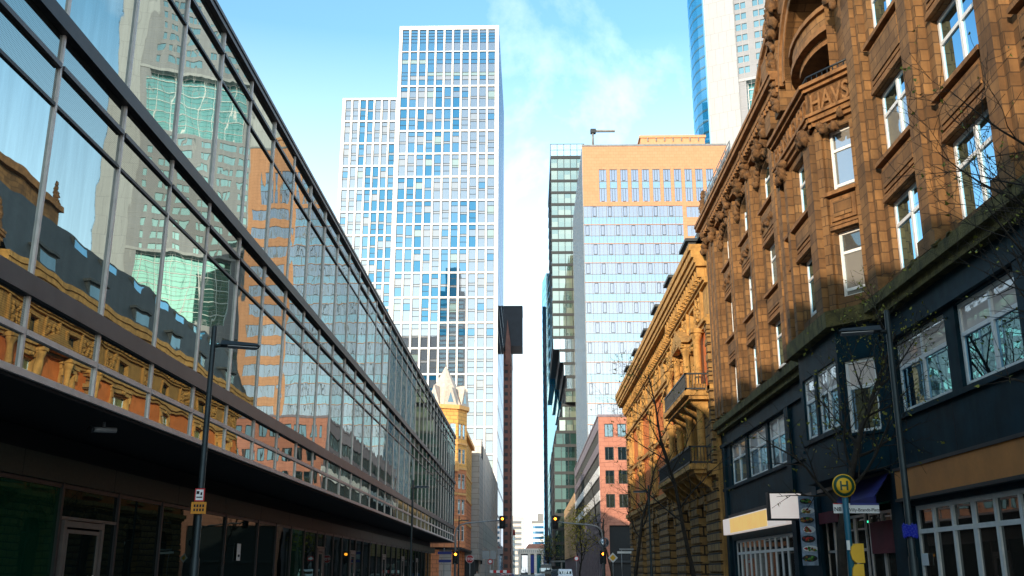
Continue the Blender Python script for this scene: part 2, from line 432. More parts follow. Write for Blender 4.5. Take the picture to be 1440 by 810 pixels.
glass('t_deep', (.008, .09, .2), (.2, .45, .66), .3, 1.5, wave=.004, wscale=.25)
glass('t_mint', (.22, .30, .29), (.7, .75, .75), .2, 1.5, wave=.003, wscale=.25)
glass('t_blind', (.24, .26, .29), (.7, .7, .75), .2, 1.5, wave=.003, wscale=.25)
glass('s_window', (.24, .245, .28), (.52, .54, .61), .58, 1.5, wave=.006, wscale=.18, body2=(.2, .2, .27))
glass('s_teal', (.16, .25, .31), (.5, .62, .7), .55, 1.5, wave=.006, wscale=.18)
glass('s_side', (.02, .07, .15), (.22, .38, .58), .22, 1.6, wave=.02, wscale=.3)
glass('o_window', (.22, .26, .20), (.8, .88, .84), .3, 1.5, wave=.004, wscale=.2, body2=(.06, .12, .11))
glass('o_dark', (.008, .018, .02), (.5, .75, .72), .1, 1.4, wave=.003, wscale=.2, body2=(.02, .05, .045))
glass('o_sky', (.3, .42, .48), (.8, .92, 1.), .6, 1.5, wave=.004, wscale=.2)
glass('blue_glass', (.01, .16, .34), (.45, .78, 1.), .4, 1.5, wave=.004, wscale=.2)
glass('teal_glass', (.01, .10, .10), (.5, .85, .85), .35, 1.5, wave=.004, wscale=.2)
glass('c_window', (.02, .07, .09), (.55, .78, .86), .35, 1.5, wave=.004, wscale=.2, body2=(.06, .12, .14))
glass('b_window', (.01, .02, .025), (.5, .68, .78), .3, 1.5, wave=.006, wscale=.4)
glass('pale_window', (.3, .33, .36), (.8, .88, .95), .4, 1.5, wave=.003, wscale=.2)

# ------------------------------------------------------------------ camera, sun, sky
SUN_AZ, SUN_EL = R(-25.), R(11.)      # azimuth measured from straight behind the camera towards the right
dsun = Vector((math.sin(SUN_AZ)*math.cos(SUN_EL), -math.cos(SUN_AZ)*math.cos(SUN_EL), math.sin(SUN_EL)))
sl = bpy.data.lights.new('sun', 'SUN'); sl.energy = 2.6; sl.angle = R(.5); sl.color = (1., .84, .65)
so = bpy.data.objects.new('sun', sl); COL.objects.link(so); so.rotation_euler = dsun.to_track_quat('Z', 'Y').to_euler(); so.location = (0, 0, 250)
cam = bpy.data.cameras.new('camera'); cam.lens = 35.; cam.sensor_width = 36.; cam.clip_start = .1; cam.clip_end = 20000.
co = bpy.data.objects.new('camera', cam); COL.objects.link(co); co.location = (0, 0, 1.7)
co.rotation_euler = (R(90+15.9), 0, R(1.02)); scene.camera = co
w = bpy.data.worlds.new('World'); scene.world = w; w.use_nodes = True; t = w.node_tree; t.nodes.clear()
wo = N(t, 'ShaderNodeOutputWorld'); bg = N(t, 'ShaderNodeBackground', i_Strength=.142)
sky = N(t, 'ShaderNodeTexSky', sky_type='NISHITA'); sky.sun_disc = False; sky.sun_elevation = SUN_EL
sky.sun_rotation = math.atan2(dsun.x, dsun.y); sky.altitude = 0; sky.air_density = 1.; sky.dust_density = .8; sky.ozone_density = 1.6
tc = N(t, 'ShaderNodeTexCoord'); sp = N(t, 'ShaderNodeSeparateXYZ'); t.links.new(tc.outputs['Generated'], sp.inputs[0])
zz = N(t, 'ShaderNodeMath', operation='MAXIMUM'); zz.inputs[1].default_value = .0; t.links.new(sp.outputs[2], zz.inputs[0])
za = N(t, 'ShaderNodeMath', operation='ADD'); za.inputs[1].default_value = .18; t.links.new(zz.outputs[0], za.inputs[0])
dv = N(t, 'ShaderNodeVectorMath', operation='DIVIDE'); cb = N(t, 'ShaderNodeCombineXYZ')
for i in range(3): t.links.new(za.outputs[0], cb.inputs[i])
t.links.new(tc.outputs['Generated'], dv.inputs[0]); t.links.new(cb.outputs[0], dv.inputs[1])
mp = N(t, 'ShaderNodeMapping'); mp.inputs['Location'].default_value = CLOUD_OFF = (2.95, .4, 0); mp.inputs['Scale'].default_value = (1.5, .8, .0)
t.links.new(dv.outputs[0], mp.inputs[0])
n1 = N(t, 'ShaderNodeTexNoise', i_Scale=1.2, i_Detail=9., i_Roughness=.6, i_Distortion=.5); t.links.new(mp.outputs[0], n1.inputs['Vector'])
cm = ramp(t, n1.outputs[0], [(.5, (0, 0, 0)), (.8, (.6, .6, .6))])
hz = ramp(t, zz.outputs[0], [(.0, (.95, .95, .95)), (.22, (.4, .4, .4)), (.5, (.0, .0, .0))])
mxf = N(t, 'ShaderNodeMath', operation='MAXIMUM'); t.links.new(cm, mxf.inputs[0]); t.links.new(hz, mxf.inputs[1])
hsv = N(t, 'ShaderNodeHueSaturation'); hsv.inputs['Saturation'].default_value = 1.1; hsv.inputs['Value'].default_value = 1.5; t.links.new(sky.outputs[0], hsv.inputs['Color'])
tq = mixc(t, 1., hsv.outputs[0], (.94, 1.1, 1.02), 'MULTIPLY')
skc = mixc(t, mxf.outputs[0], tq, (9.5, 9.6, 9.8))
t.links.new(skc, bg.inputs[0]); t.links.new(bg.outputs[0], wo.inputs[0])
scene.view_settings.view_transform = 'Standard'; scene.view_settings.look = 'None'; scene.view_settings.exposure = 1.0; scene.view_settings.gamma = 1.
scene.render.engine = 'CYCLES'; scene.cycles.max_bounces = 8; scene.cycles.glossy_bounces = 5; scene.cycles.diffuse_bounces = 3
scene.cycles.use_denoising = True; scene.cycles.caustics_reflective = True; scene.cycles.blur_glossy = .6; scene.cycles.sample_clamp_indirect = 6.

# ------------------------------------------------------------------ ground
g = MB(); g.face([(-3000, -600, -.12), (3000, -600, -.12), (3000, 6000, -.12), (-3000, 6000, -.12)], 'paving', Vector((0, 0, 1))); setting('ground', g)
g = MB(); g.face([(-5.2, -200, -.116), (5.2, -200, -.116), (5.2, 590, -.116), (-5.2, 590, -.116)], 'asphalt', Vector((0, 0, 1)))
for s in (-1, 1): g.face([(s*5.2, 104, -.116), (s*60, 104, -.116), (s*60, 143, -.116), (s*5.2, 143, -.116)], 'asphalt', Vector((0, 0, 1)))
setting('road', g)
g = MB()
for k in range(50):
    y = -20+k*12; g.face([(-.07, y, -.112), (.07, y, -.112), (.07, y+6, -.112), (-.07, y+6, -.112)], 'road_paint', Vector((0, 0, 1)))
g.face([(-5.0, 97, -.112), (0, 97, -.112), (0, 97.5, -.112), (-5.0, 97.5, -.112)], 'road_paint', Vector((0, 0, 1)))
setting('road_marking', g)
for s in (-1, 1):
    for (ya, yb) in ((-200, 103), (144, 588)):
        g = MB(); x0, x1 = sorted((s*5.55, s*14)); g.box(x0, x1, ya, yb, -.3, 0, 'paving'); x0, x1 = sorted((s*5.2, s*5.548)); g.box(x0, x1, ya, yb, -.3, .01, 'kerb_stone'); setting('pavement', g)

# ------------------------------------------------------------------ mirror-glass office building (left)
B = thing('glass_office_building', 'long low glass office block with mirror panes and slanting dark beams along the left pavement', 'office building', (-10, 70, 0))
F = Fr((-10, 0, 0), (0, 1), (1, 0)); MOD = 3.38; Y0 = 18.97-5*MOD; NB = 39; Y1 = Y0+NB*MOD
def bay(kind, side=1):
    L = Fr((0, 0, 0), (0, 1), (1, 0)); f = MB(); p = MB(); W = MOD
    z0, z1, bars, zones = {'strip': (5.52, 6.98, [(6.2, 6.32, .07, 'alu')], [(5.52, 6.22, 'mirror_glass'), (6.3, 6.98, 'dotted_glass')]),
        'mid': (7.4, 12.8, [(11.12, 11.2, .05, 'dark_metal'), (12.0, 12.11, .09, 'beam_metal')], [(7.4, 11.14, 'mirror_glass'), (11.18, 12.02, 'dotted_glass'), (12.08, 12.8, 'dotted_glass')]),
        'top': (13.16, 18.78, [(17.04, 17.12, .05, 'dark_metal'), (17.98, 18.09, .09, 'beam_metal')], [(13.16, 17.06, 'mirror_glass'), (17.1, 18.0, 'mirror_glass'), (18.06, 18.78, 'mirror_glass')])}[kind]
    f.ob(L, -.038, .038, z0, z1, -.1, .055, 'alu')
    for a, b, d, m in bars: f.ob(L, .056, W-.056, a, b, -.08, d, m)
    for a, b, m in zones: p.fq(L, .04, W-.04, a, b, 0, m)
    return f, p
rp = Repeats(B, 'window', 'pane')
for k in range(NB):
    for kind in ('strip', 'mid', 'top'):
        rp.put(kind, lambda kind=kind: bay(kind), (-10, Y0+k*MOD, 0), tilt=.0011)
rp.done()
for name, za, zb, d, m in (('sill_beam', 6.98, 7.4, .12, 'beam_metal'), ('floor_beam', 12.8, 13.16, .17, 'dark_metal'), ('roof_edge', 18.78, 19.15, .14, 'beam_metal'), ('bottom_rail', 5.38, 5.52, .09, 'alu')):
    b = MB(); b.ob(F, Y0, Y1, za, zb, -.3, d, m)
    if name == 'floor_beam': b.ob(F, Y0, Y1, 13.161, 13.21, -.1, d-.05, 'alu')
    if name == 'roof_edge': b.ob(F, Y0, Y1, 18.95, 19.0, d+.002, d+.04, 'dark_metal')
    part(name, b, B)
b = MB(); b.box(-45, -10.35, Y0, Y1-.3, 5.45, 19.0, 'dark_metal'); b.box(-44, -12, Y0+1, Y1-1, 19.002, 19.4, 'roof_dark'); part('roof', b, B)
b = MB(); b.box(-45, -10.1, -75, Y0-.06, 5.4, 19.0, 'dark_metal'); b.box(-45, -12.6, -75, Y0-.06, 0, 5.39, 'black'); [b.fq(F, -75+.1, Y0-.2, za, zb, -.05, 'mirror_glass') for za, zb in ((7.4, 12.7), (13.3, 18.6))]; part('added_shade_wing', b, B)  # unseen extension behind the camera, added to shade the lower storeys opposite
E_ = Fr((-10, Y1, 0), (-1, 0), (0, 1)); b = MB(); b.fq(E_, .1, 35, 5.5, 19.0, .0, 'mirror_glass')
for k in range(11): b.ob(E_, k*MOD+.0, k*MOD+.11, 5.5, 18.6, .0, .1, 'alu')
part('end_wall', b, B)
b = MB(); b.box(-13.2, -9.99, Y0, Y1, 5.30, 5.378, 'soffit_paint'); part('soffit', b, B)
G = Fr((-12.55, 0, 0), (0, 1), (1, 0))
b = MB(); b.ob(G, Y0, Y1, 3.98, 4.62, -.1, .12, 'fascia_granite')
for k in range(24): b.ob(G, Y0+k*5.6, Y0+k*5.6+.03, 3.98, 4.62, .12, .124, 'black')
part('fascia_band', b, B)
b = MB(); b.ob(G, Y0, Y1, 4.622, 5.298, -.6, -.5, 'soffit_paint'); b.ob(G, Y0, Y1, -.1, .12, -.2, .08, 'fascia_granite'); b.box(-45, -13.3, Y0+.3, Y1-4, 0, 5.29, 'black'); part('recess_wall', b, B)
DOORS = {27.7: 'd', 60.3: 'd', 71.4: 'd', 87: 'd', 100: 'd', 112: 'd'}
sw = Repeats(B, 'shop_window', 'pane')
edges = []; y = Y0
while y < 130: edges.append(y); y += 1.72 if (int(y*3) % 3) else 3.0
edges = [Y0, 8.5, 13, 17.5, 20.6, 23.4, 26.9, 30.7, 34.4, 38.1, 41.8, 46.8, 50.2, 53.4, 56.6, 60., 62.2, 65, 68, 71, 73.4, 76.5, 80, 83.5, 86.6, 89, 92.5, 96, 99.6, 102, 105.5, 109, 112, 114.5, 118, 122, 126, 129.9]
for a, c in zip(edges[:-1], edges[1:]):
    isdoor = any(abs(a-d) < 1.2 for d in DOORS)
    wd = c-a; gm = 'green_glass' if abs(a-23.4) < .1 or abs(a-53.4) < .1 else 'ground_glass'
    def mk():
        L = Fr((0, 0, 0), (0, 1), (1, 0)); f = MB(); p = MB()
        f.ob(L, -.06, .06, .12, 3.978, -.08, .08, 'dark_metal'); f.ob(L, .062, wd-.062, 3.86, 3.97, -.06, .05, 'dark_metal')
        if isdoor: f.ob(L, .062, wd-.062, 3.05, 3.13, -.06, .06, 'door_metal')
        p.fq(L, .03, wd-.03, (3.09 if isdoor else .12), 3.9, 0, gm); return f, p
    sw.put((round(wd, 3), isdoor, gm), mk, (-12.55, a, 0))
    if isdoor:
        f = MB(); p = MB(); h = MB(); a0 = a+.25; a1 = min(c-.2, a0+2.6)
        p.fq(G, a1, c, .12, 3.05, .0, 'ground_glass'); f.ob(G, a0, a0+.16, .12, 3.04, .0, .09, 'door_metal'); f.ob(G, a1-.16, a1, .12, 3.04, .0, .09, 'door_metal'); f.ob(G, a0+.16, a1-.16, 2.86, 3.02, .0, .09, 'door_metal')
        f.ob(G, a0+.24, a0+.34, .12, 2.8, .0, .07, 'door_metal'); f.ob(G, a1-.34, a1-.24, .12, 2.8, .0, .07, 'door_metal'); f.ob(G, a0+.34, a1-.34, 2.7, 2.8, .0, .07, 'door_metal')
        p.fq(G, a0+.34, a1-.34, .12, 2.7, .03, 'ground_glass'); o = part('door', f, B); sub('pane', p, o)
        h.tube([G.P(a1-.5, .9, .1), G.P(a1-.5, 1.6, .1)], .02, 'alu', 6); sub('handle', h, o)
sw.done()
# ------------------------------------------------------------------ white grid tower (two heights)
def grid_cell(wd, ht, mats, fm):
    """storey-high panes in one opening, each with a dark frame"""
    L = Fr((0, 0, 0), (1, 0), (0, -1)); f = MB(); p = MB(); n = len(mats)
    f.ob(L, -wd/2, -wd/2+.1, 0, ht, -.5, -.25, fm); f.ob(L, wd/2-.1, wd/2, 0, ht, -.5, -.25, fm)
    z = 0
    for fr_, m in mats:
        za, zb = z*ht, (z+fr_)*ht; z += fr_
        f.ob(L, -wd/2+.102, wd/2-.102, zb-.13, zb, -.45, -.3, fm); p.fq(L, -wd/2+.05, wd/2-.05, za, zb-.06, -.4, m)
    return f, p
TT = thing('white_grid_tower', 'tall white tower gridded with two-storey blue windows and a lower wing at its side', 'skyscraper', (-30, 310, 0))
VAR = []
for a in ('t_blue', 't_pale', 't_deep'):
    for b_ in ('t_mint', 't_blind', 't_pale', 't_blue'):
        VAR.append([(.42, a), (.08, 't_mint' if b_ == 't_mint' else 't_blind'), (.3, b_), (.2, a)])
        VAR.append([(.25, a), (.25, a), (.1, 't_blind'), (.4, a)])
        VAR.append([(.45, a), (.1, 't_blind'), (.45, a)])
        VAR.append([(.5, a), (.3, b_), (.2, a)])
PALE = [v for v in VAR if v[0][1] == 't_pale']; BLUE = [v for v in VAR if v[0][1] != 't_pale']
def white_tower(name, X0, X1, Yf, Yb, H, ncol, pitch, ztop_cells, side):
    Fa = Fr((0, Yf, 0), (1, 0), (0, -1)); b = MB(); cw = (X1-X0-1.7)/ncol; u0 = X0+.75; cells = []
    rows = [(H-1.2-8, 8.0, [(.16, 't_blue'), (.17, 't_blue'), (.17, 't_blue'), (.5, 't_blue')][::-1]) ] if ztop_cells else []
    if ztop_cells:
        z = H-1.2-8.2
        for i in range(ncol): cells.append((i, z, 8.0, [(.42, 't_blue' if i < 5 else 't_pale'), (.16, 't_blue'), (.14, 't_blue'), (.14, 't_blue'), (.14, 't_blue' if i < 7 else 't_pale')], 0))
        for i in range(ncol): cells.append((i, z-12.6, 12.3, [(.18, 't_blue' if i < 5 else 't_pale'), (.12, 't_blind' if i % 3 else 't_blue'), (.1, 't_mint' if i > 2 else 't_blue'), (.26, 't_blue' if i < 4 else 't_pale'), (.12, 't_mint' if i < 3 else 't_blue'), (.22, 't_blue')], 0))
        zt = z-12.6-.5
    else: zt = H-.7
    z = zt-pitch+.54
    while z > 8:
        for i in range(ncol):
            r = mnoise.noise(Vector((i*.28, z*.035, X0)))*1.4+rnd.uniform(-.2, .2)+(.12*(i-5) if ztop_cells else -.14*(i-3))*.6
            cells.append((i, z, pitch-.56, rnd.choice(PALE if r > -.12 else BLUE), 0))
        z -= pitch
    ops = [(u0+i*cw+.29, u0+(i+1)*cw-.29, z, z+h) for i, z, h, v, s in cells]
    wall(b, Fa, X0, X1, 0, H, ops, 'tower_white', .5)
    b.face([(X0, Yf, H), (X1, Yf, H), (X1, Yb, H), (X0, Yb, H)], 'tower_white', Vector((0, 0, 1)))
    b.box(X0+.6, X1-.6, Yf+.8, Yb-.6, 0, H-.3, 'dark_frame')
    part('wall', b, TT)
    return Fa, cells, u0, cw
fa, cells, u0, cw = white_tower('t', -43, -9.7, 297, 365, 178, 11, 8.04, True, 0)
fb, cells2, u2, cw2 = white_tower('w', -62.2, -43.05, 303, 350, 154.6, 7, 8.04, False, 0)
rp = Repeats(TT, 'window', 'pane')
allc = [(c, fa, u0, cw) for c in cells if c[1] > 58 or c[0] > 8]+[(c, fb, u2, cw2) for c in cells2 if c[1] > 70]
allc.sort(key=lambda q: -q[0][1]); rest = [(c, fa, u0, cw) for c in cells if not (c[1] > 58 or c[0] > 8)]+[(c, fb, u2, cw2) for c in cells2 if c[1] <= 70]
for (i, z, h, v, s), Fq, uu, cc in allc+rest:
    rp.put((round(cc, 3), h, tuple(v)), lambda: grid_cell(cc-.58, h, v, 'dark_frame'), Fq.P(uu+(i+.5)*cc, z, 0), tilt=.0006)
rp.done()
S = Fr((-9.7, 297, 0), (0, 1), (1, 0)); b = MB(); b.fq(S, 0, 68, 0, 178, 0, 'tower_white'); part('side_wall', b, TT)
b = MB()
for k in range(15):
    for j in range(22): b.fq(S, 1.2+k*4.4, 1.2+k*4.4+3.6, 2+j*8.04, 2+j*8.04+7.2, .03, 't_pale')
part('side_glazing', b, TT)
b = MB(); b.fq(Fr((-62.2, 350, 0), (0, -1), (-1, 0)), 0, 47, 0, 154.6, 0, 'tower_white'); b.fq(Fr((-43, 365, 0), (0, -1), (-1, 0)), 0, 62, 152, 178, .0, 'tower_white'); part('far_wall', b, TT)

# ------------------------------------------------------------------ dark tower with a flat overhanging top
J = thing('dark_tower', 'dark red granite tower whose big black flat top juts out over the street', 'skyscraper', (-20, 450, 0))
b = MB(); b.box(-34, -8.2, 432, 470, 0, 95.5, 'japan_granite')
for k in range(28): b.box(-34.05, -8.12, 431.92, 470, 3.2+k*3.3, 3.2+k*3.3+1.5, 'japan_dark')
for k in range(1, 11): b.box(-34+k*2.5-.5, -34+k*2.5+.5, 431.8, 432.0, 0, 94, 'japan_granite')
for k in range(12): b.box(-8.2, -7.95, 433+k*3.1, 434+k*3.1, 0, 94, 'japan_granite')
part('shaft', b, J)
b = MB(); b.box(-40, -2.9, 424, 441, 96.2, 114.4, 'japan_dark'); b.box(-40.1, -2.8, 423.9, 441, 113.2, 114.0, 'dark_frame'); b.box(-40, -8, 441.1, 476, 95.6, 112, 'japan_dark'); part('roof', b, J)
b = MB(); b.face([(-10.4, 423.85, 93.8), (-8.0, 423.85, 93.8), (-9.6, 423.85, 108)], 'japan_granite', Vector((0, -1, 0)))
b.prism(Fr((0, 423.95, 0), (1, 0), (0, -1)), [(-10.4, 88), (-8.1, 88), (-8.1, 97), (-9.5, 108), (-10.4, 97)], 0, .35, 'japan_granite'); part('bracket', b, J)

# ------------------------------------------------------------------ sienna hotel tower
H = thing('sienna_tower', 'broad orange-clad tower with pale glass bands and tall recessed windows under its top', 'tower block', (30, 250, 0))
Fa = Fr((0, 228, 0), (1, 0), (0, -1)); XL, XR, HT, PI_ = 13.3, 48.9, 103.0, 4.84
b = MB(); tops = [(17.3+k*2.62, 17.3+k*2.62+1.86, 88.4, 96.9) for k in range(11)]
bands = [87.3-PI_*k for k in range(17)]
ops = tops+[(XL+.02, 37.4, z-PI_+.22, z) for z in bands]+[(38.3, 47.2, z-3.0, z-.25) for z in bands]
wall(b, Fa, XL, XR, 0, HT, tops+[(XL, 37.4, z-PI_+.13, z) for z in bands if z > 6]+[(38.3, 47.2, z-3.0, z-.25) for z in bands if z > 6], 'sienna_clad', .3)
b.box(XL+.4, XR, 228.5, 284, 0, HT-.02, 'sienna_plain'); b.ob(Fa, XL-.05, XR+.05, HT, HT+.5, -1, .12, 'lead_grey'); part('wall', b, H)
def top_win():
    L = Fr((0, 0, 0), (1, 0), (0, -1)); f = MB(); p = MB()
    for za, zb, m in ((0, 3.6, 's_window'), (3.6, 5.4, 's_teal'), (5.4, 8.5, 's_window')):
        f.ob(L, 0, 1.86, zb-.1, zb, -.25, -.12, 'lead_grey'); p.fq(L, .02, 1.84, za, zb, -.22, m)
        if m == 's_window': f.ob(L, .5, .58, za, zb-.1, -.24, -.14, 'dark_frame'); f.ob(L, 1.15, 1.23, za, zb-.1, -.24, -.14, 'dark_frame'); f.ob(L, .58, 1.15, za+.12, za+.24, -.24, -.14, 'dark_frame')
    for u in (0, 1.78): f.ob(L, u, u+.08, 0, 8.4, -.24, -.13, 'lead_grey')
    return f, p
rp = Repeats(H, 'window', 'pane')
for a, *_ in tops: rp.put('top', top_win, Fa.P(a, 88.4), tilt=.0008)
W_ = 1.854
def band_cell(narrow):
    L = Fr((0, 0, 0), (1, 0), (0, -1)); f = MB(); p = MB(); h = PI_-.13
    f.ob(L, 0, .1, 0, h, -.2, -.05, 'lead_grey'); f.ob(L, .1, W_, h*.40, h*.40+.1, -.2, -.08, 'lead_grey'); f.ob(L, W_*.52, W_*.52+.06, 0, h, -.2, -.1, 'lead_grey')
    if narrow:
        for x in (.45, 1.25): f.ob(L, x, x+.1, h*.44, h-.15, -.2, -.05, 'dark_frame')
        for z in (h*.44, h-.25): f.ob(L, .55, 1.25, z, z+.1, -.2, -.06, 'dark_frame')
    p.fq(L, .02, W_, 0, h*.41, -.15, 's_teal'); p.fq(L, .02, W_*.52, h*.41, h, -.15, 's_window'); p.fq(L, W_*.52, W_, h*.41, h, -.15, 's_window'); return f, p
def strip_cell():
    L = Fr((0, 0, 0), (1, 0), (0, -1)); f = MB(); p = MB()
    for x in (0, 1.0, 1.3, 2.1, 2.9): f.ob(L, x, x+.07, 0, 2.75, -.25, -.12, 'lead_grey')
    p.fq(L, 0, 1.3, 0, 2.75, -.2, 's_window'); p.fq(L, 1.3, 2.97, 0, 2.75, -.2, 's_window'); return f, p
for r, z in enumerate(bands):
    if z < 6: break
    if r < 6:
        for k in range(3): rp.put('strip', strip_cell, Fa.P(38.3+k*2.97, z-3.0), tilt=.0008)
    off = r % 2
    for k in range(13):
        nw = (k+off) % 2 == 1
        rp.put(('b', nw), lambda: band_cell(nw), Fa.P(XL+k*W_, z-PI_+.13), tilt=.001)
for r, z in enumerate(bands):
    if 6 <= r and z > 6:
        for k in range(3): rp.put('strip', strip_cell, Fa.P(38.3+k*2.97, z-3.0), tilt=.0008)
rp.done()
S = Fr((XL, 228, 0), (0, 1), (-1, 0)); b = MB(); b.fq(S, .0, 56, 0, HT-.1, .0, 's_side')
for k in range(70): b.ob(S, k*.8, k*.8+.06, 0, HT, 0, .1, 't_blue' if k % 3 else 'galv')
for j in range(42): b.ob(S, 0, 56, j*2.42+.6, j*2.42+.68, .0, .08, 'dark_frame')
part('glass_side', b, H)
b = MB(); b.box(29.3, 46, 240, 262, HT, 110.6, 'sienna_plain'); b.box(29, 46.3, 239.7, 262, 110.6, 111.3, 'sienna_plain')
for k in range(7): b.box(31+k*2.2, 31.2+k*2.2, 239.6, 239.8, 109.6, 110.6, 'lead_grey')
part('roof_house', b, H)
b = MB(); b.box(14.0, 28.9, 238, 258, HT, 108, 'dark_frame')
for k in range(8): b.box(14.2+k*1.85, 15.7+k*1.85, 237.95, 238, 104.5, 107.7, 'o_sky')
part('roof_plant', b, H)
c = thing('roof_crane', 'small grey cleaning crane standing on the orange-clad tower roof', 'crane', (16.8, 239, 108))
m = MB(); m.tube([(16.8, 239, 108), (16.8, 239, 112.2)], .28, 'lead_grey'); part('mast', m, c)
m = MB(); m.box(16.2, 22.6, 238.7, 239.3, 112.0, 112.5, 'lead_grey'); m.box(16.2, 17.6, 238.4, 239.6, 111.6, 112.7, 'dark_frame'); part('boom', m, c)

# ------------------------------------------------------------------ dark tower with shifted floors
O = thing('shifted_floor_tower', 'dark glass tower with a waist of floors shifted sideways, beside the orange-clad tower', 'skyscraper', (20, 315, 0))
rp = Repeats(O, 'window', 'pane'); slabs = MB(); core = MB()
OX0, OX1, OY, OP = 7.2, 30, 300, 4.05
z = 131.6; fl = 0
shift = {0: .0, 1: 1.9, 2: 3.1, 3: 3.9, 4: 3.5, 5: 2.6, 6: 1.6, 7: .6, 8: 0.}
def o_cell(m):
    L = Fr((0, 0, 0), (1, 0), (0, -1)); f = MB(); p = MB()
    f.ob(L, 0, .16, 0, 3.2, -.3, .05, 'dark_frame'); p.fq(L, .1, 2.1, 0, 1.75, -.1, m); p.fq(L, .1, 2.1, 1.75, 3.2, -.1, m); return f, p
while z > 4:
    k = -1
    if z < 71: k = int(round((69-z)/OP)); 
    s = shift.get(k, 0.) if 0 <= k else 0.
    yy = OY-(3.5 if 0 <= k <= 4 else 0)
    x0 = OX0+s-(1.0 if 0 < k < 9 else 0)*0
    slabs.box(x0-.08, OX1, yy-.12, 345, z-OP+3.2, z, 'dark_frame')
    core.box(x0+.15, OX1, yy+.2, 345, z-OP, z-OP+3.2, 'dark_frame')
    for i in range(8):
        if x0+i*2.1 > OX1-2.1: break
        m = 'o_window' if k < 0 else ('o_sky' if k < 4 else 'o_window' if k < 7 and i < 3 else 'o_dark')
        rp.put(m, lambda: o_cell(m), (x0+i*2.1, yy, z-OP), tilt=.0008)
    S = Fr((x0, yy, 0), (0, 1), (-1, 0)); core.fq(S, 0, 345-yy, z-OP, z-OP+3.2, -.05, 'o_sky' if k < 0 else 'dark_frame')
    z -= OP; fl += 1
rp.done(); part('floor_slab', slabs, O); part('core', core, O)
b = MB(); b.box(OX0-.08, 18.2, OY-.1, OY+.5, 131.62, 136.0, 'dark_frame')
for i in range(5):
    for j in range(2): b.fq(Fr((0, OY-.1, 0), (1, 0), (0, -1)), OX0+.1+i*2.15, OX0+2.1+i*2.15, 131.8+j*2.05, 133.7+j*2.05, .02, 'o_sky')
b.box(OX0-.1, OX0+.5, OY+.5, 345, 131.62, 136, 'o_sky'); part('crown', b, O)

U = thing('blue_glass_tower', 'narrow strip of a bright blue glass tower behind the dark glass tower', 'skyscraper', (12, 370, 0))
b = MB(); b.slab([(5.0, 362), (6.2, 350), (22, 350), (22, 380), (5, 380)], 0, 107, 'blue_glass'); part('body', b, U)
b = MB()
for k in range(32): b.slab([(4.95, 362), (6.15, 349.95), (22, 349.95), (22, 380), (4.95, 380)], 3.3*k+.2, 3.3*k+.34, 'teal_glass')
part('floor_line', b, U)

# ------------------------------------------------------------------ three-cornered bank tower (upper right)
C = thing('bank_tower', 'very tall tower with a smooth white corner pier, grey window grid and curved blue glass', 'skyscraper', (85, 280, 0))
al = R(24); ux, uy = math.cos(al), -math.sin(al); P1 = Vector((57.2, 288, 0)); HT = 235
FP = Fr(P1, (math.cos(R(27)), -math.sin(R(27))), (-math.sin(R(27)), -math.cos(R(27))))
b = MB(); b.ob(FP, 0, 9.8, 0, HT, -6, 0, 'pier_white'); part('corner_pier', b, C)
e1 = FP.P(9.8, 0, -.6); FG = Fr((e1.x, e1.y, 0), (ux, uy), (-math.sin(al), -math.cos(al))); WG = 32.2; b = MB()
CP, RP = 1.9, 3.78; nx = 16; gard = [(129.2, 149.4), (71, 91.3)]
cells = []
for j in range(62):
    z = 1.0+j*RP
    if any(a-.5 < z+2.2 < c+2.2 for a, c in gard): continue
    for i in range(nx):
        if i % 3 == 2: continue
        cells.append((i, z))
ops = [(i*CP+.17, (i+1)*CP-.13, z, z+2.2) for i, z in cells]+[(2.2, WG-1.2, a, c) for a, c in gard]
for a, c in gard: b.ob(FG, 0, WG, c+.02, c+.9, -.5, .25, 'pier_white')
wall(b, FG, 0, WG, 0, HT, ops, 'commerz_grey', .3)
for j in range(62):
    for zz_ in (.78, 3.4): b.ob(FG, 0, WG, 1+j*RP+zz_-1.0, 1+j*RP+zz_-.93, 0, .05, 'pier_white')
for i in range(17): b.ob(FG, i*CP-.03, i*CP+.04, 0, HT, .0, .045, 'pier_white')
part('wall', b, C)
b = MB(); b.ob(FG, .1, WG, 0, HT-1, -8, -2.6, 'dark_frame'); b.ob(FG, 0, WG, HT-.9, HT, -30, -.3, 'pier_white'); part('core', b, C)
rp = Repeats(C, 'window', 'pane')
def c_cell():
    f = MB(); p = MB(); f.ob(FG.local(), 0, 1.6, 0, .08, -.28, -.18, 'dark_frame'); f.ob(FG.local(), 0, 1.6, 2.12, 2.2, -.28, -.18, 'dark_frame'); f.ob(FG.local(), 0, .07, .08, 2.12, -.28, -.18, 'dark_frame'); f.ob(FG.local(), 1.53, 1.6, .08, 2.12, -.28, -.18, 'dark_frame'); p.fq(FG.local(), .0, 1.6, 0, 2.2, -.22, 'c_window'); return f, p
cells.sort(key=lambda q: (abs(q[1]-165)+q[0]*6))
for i, z in cells: rp.put('c', c_cell, FG.P(i*CP+.17, z, 0), tilt=.0008)
rp.done()
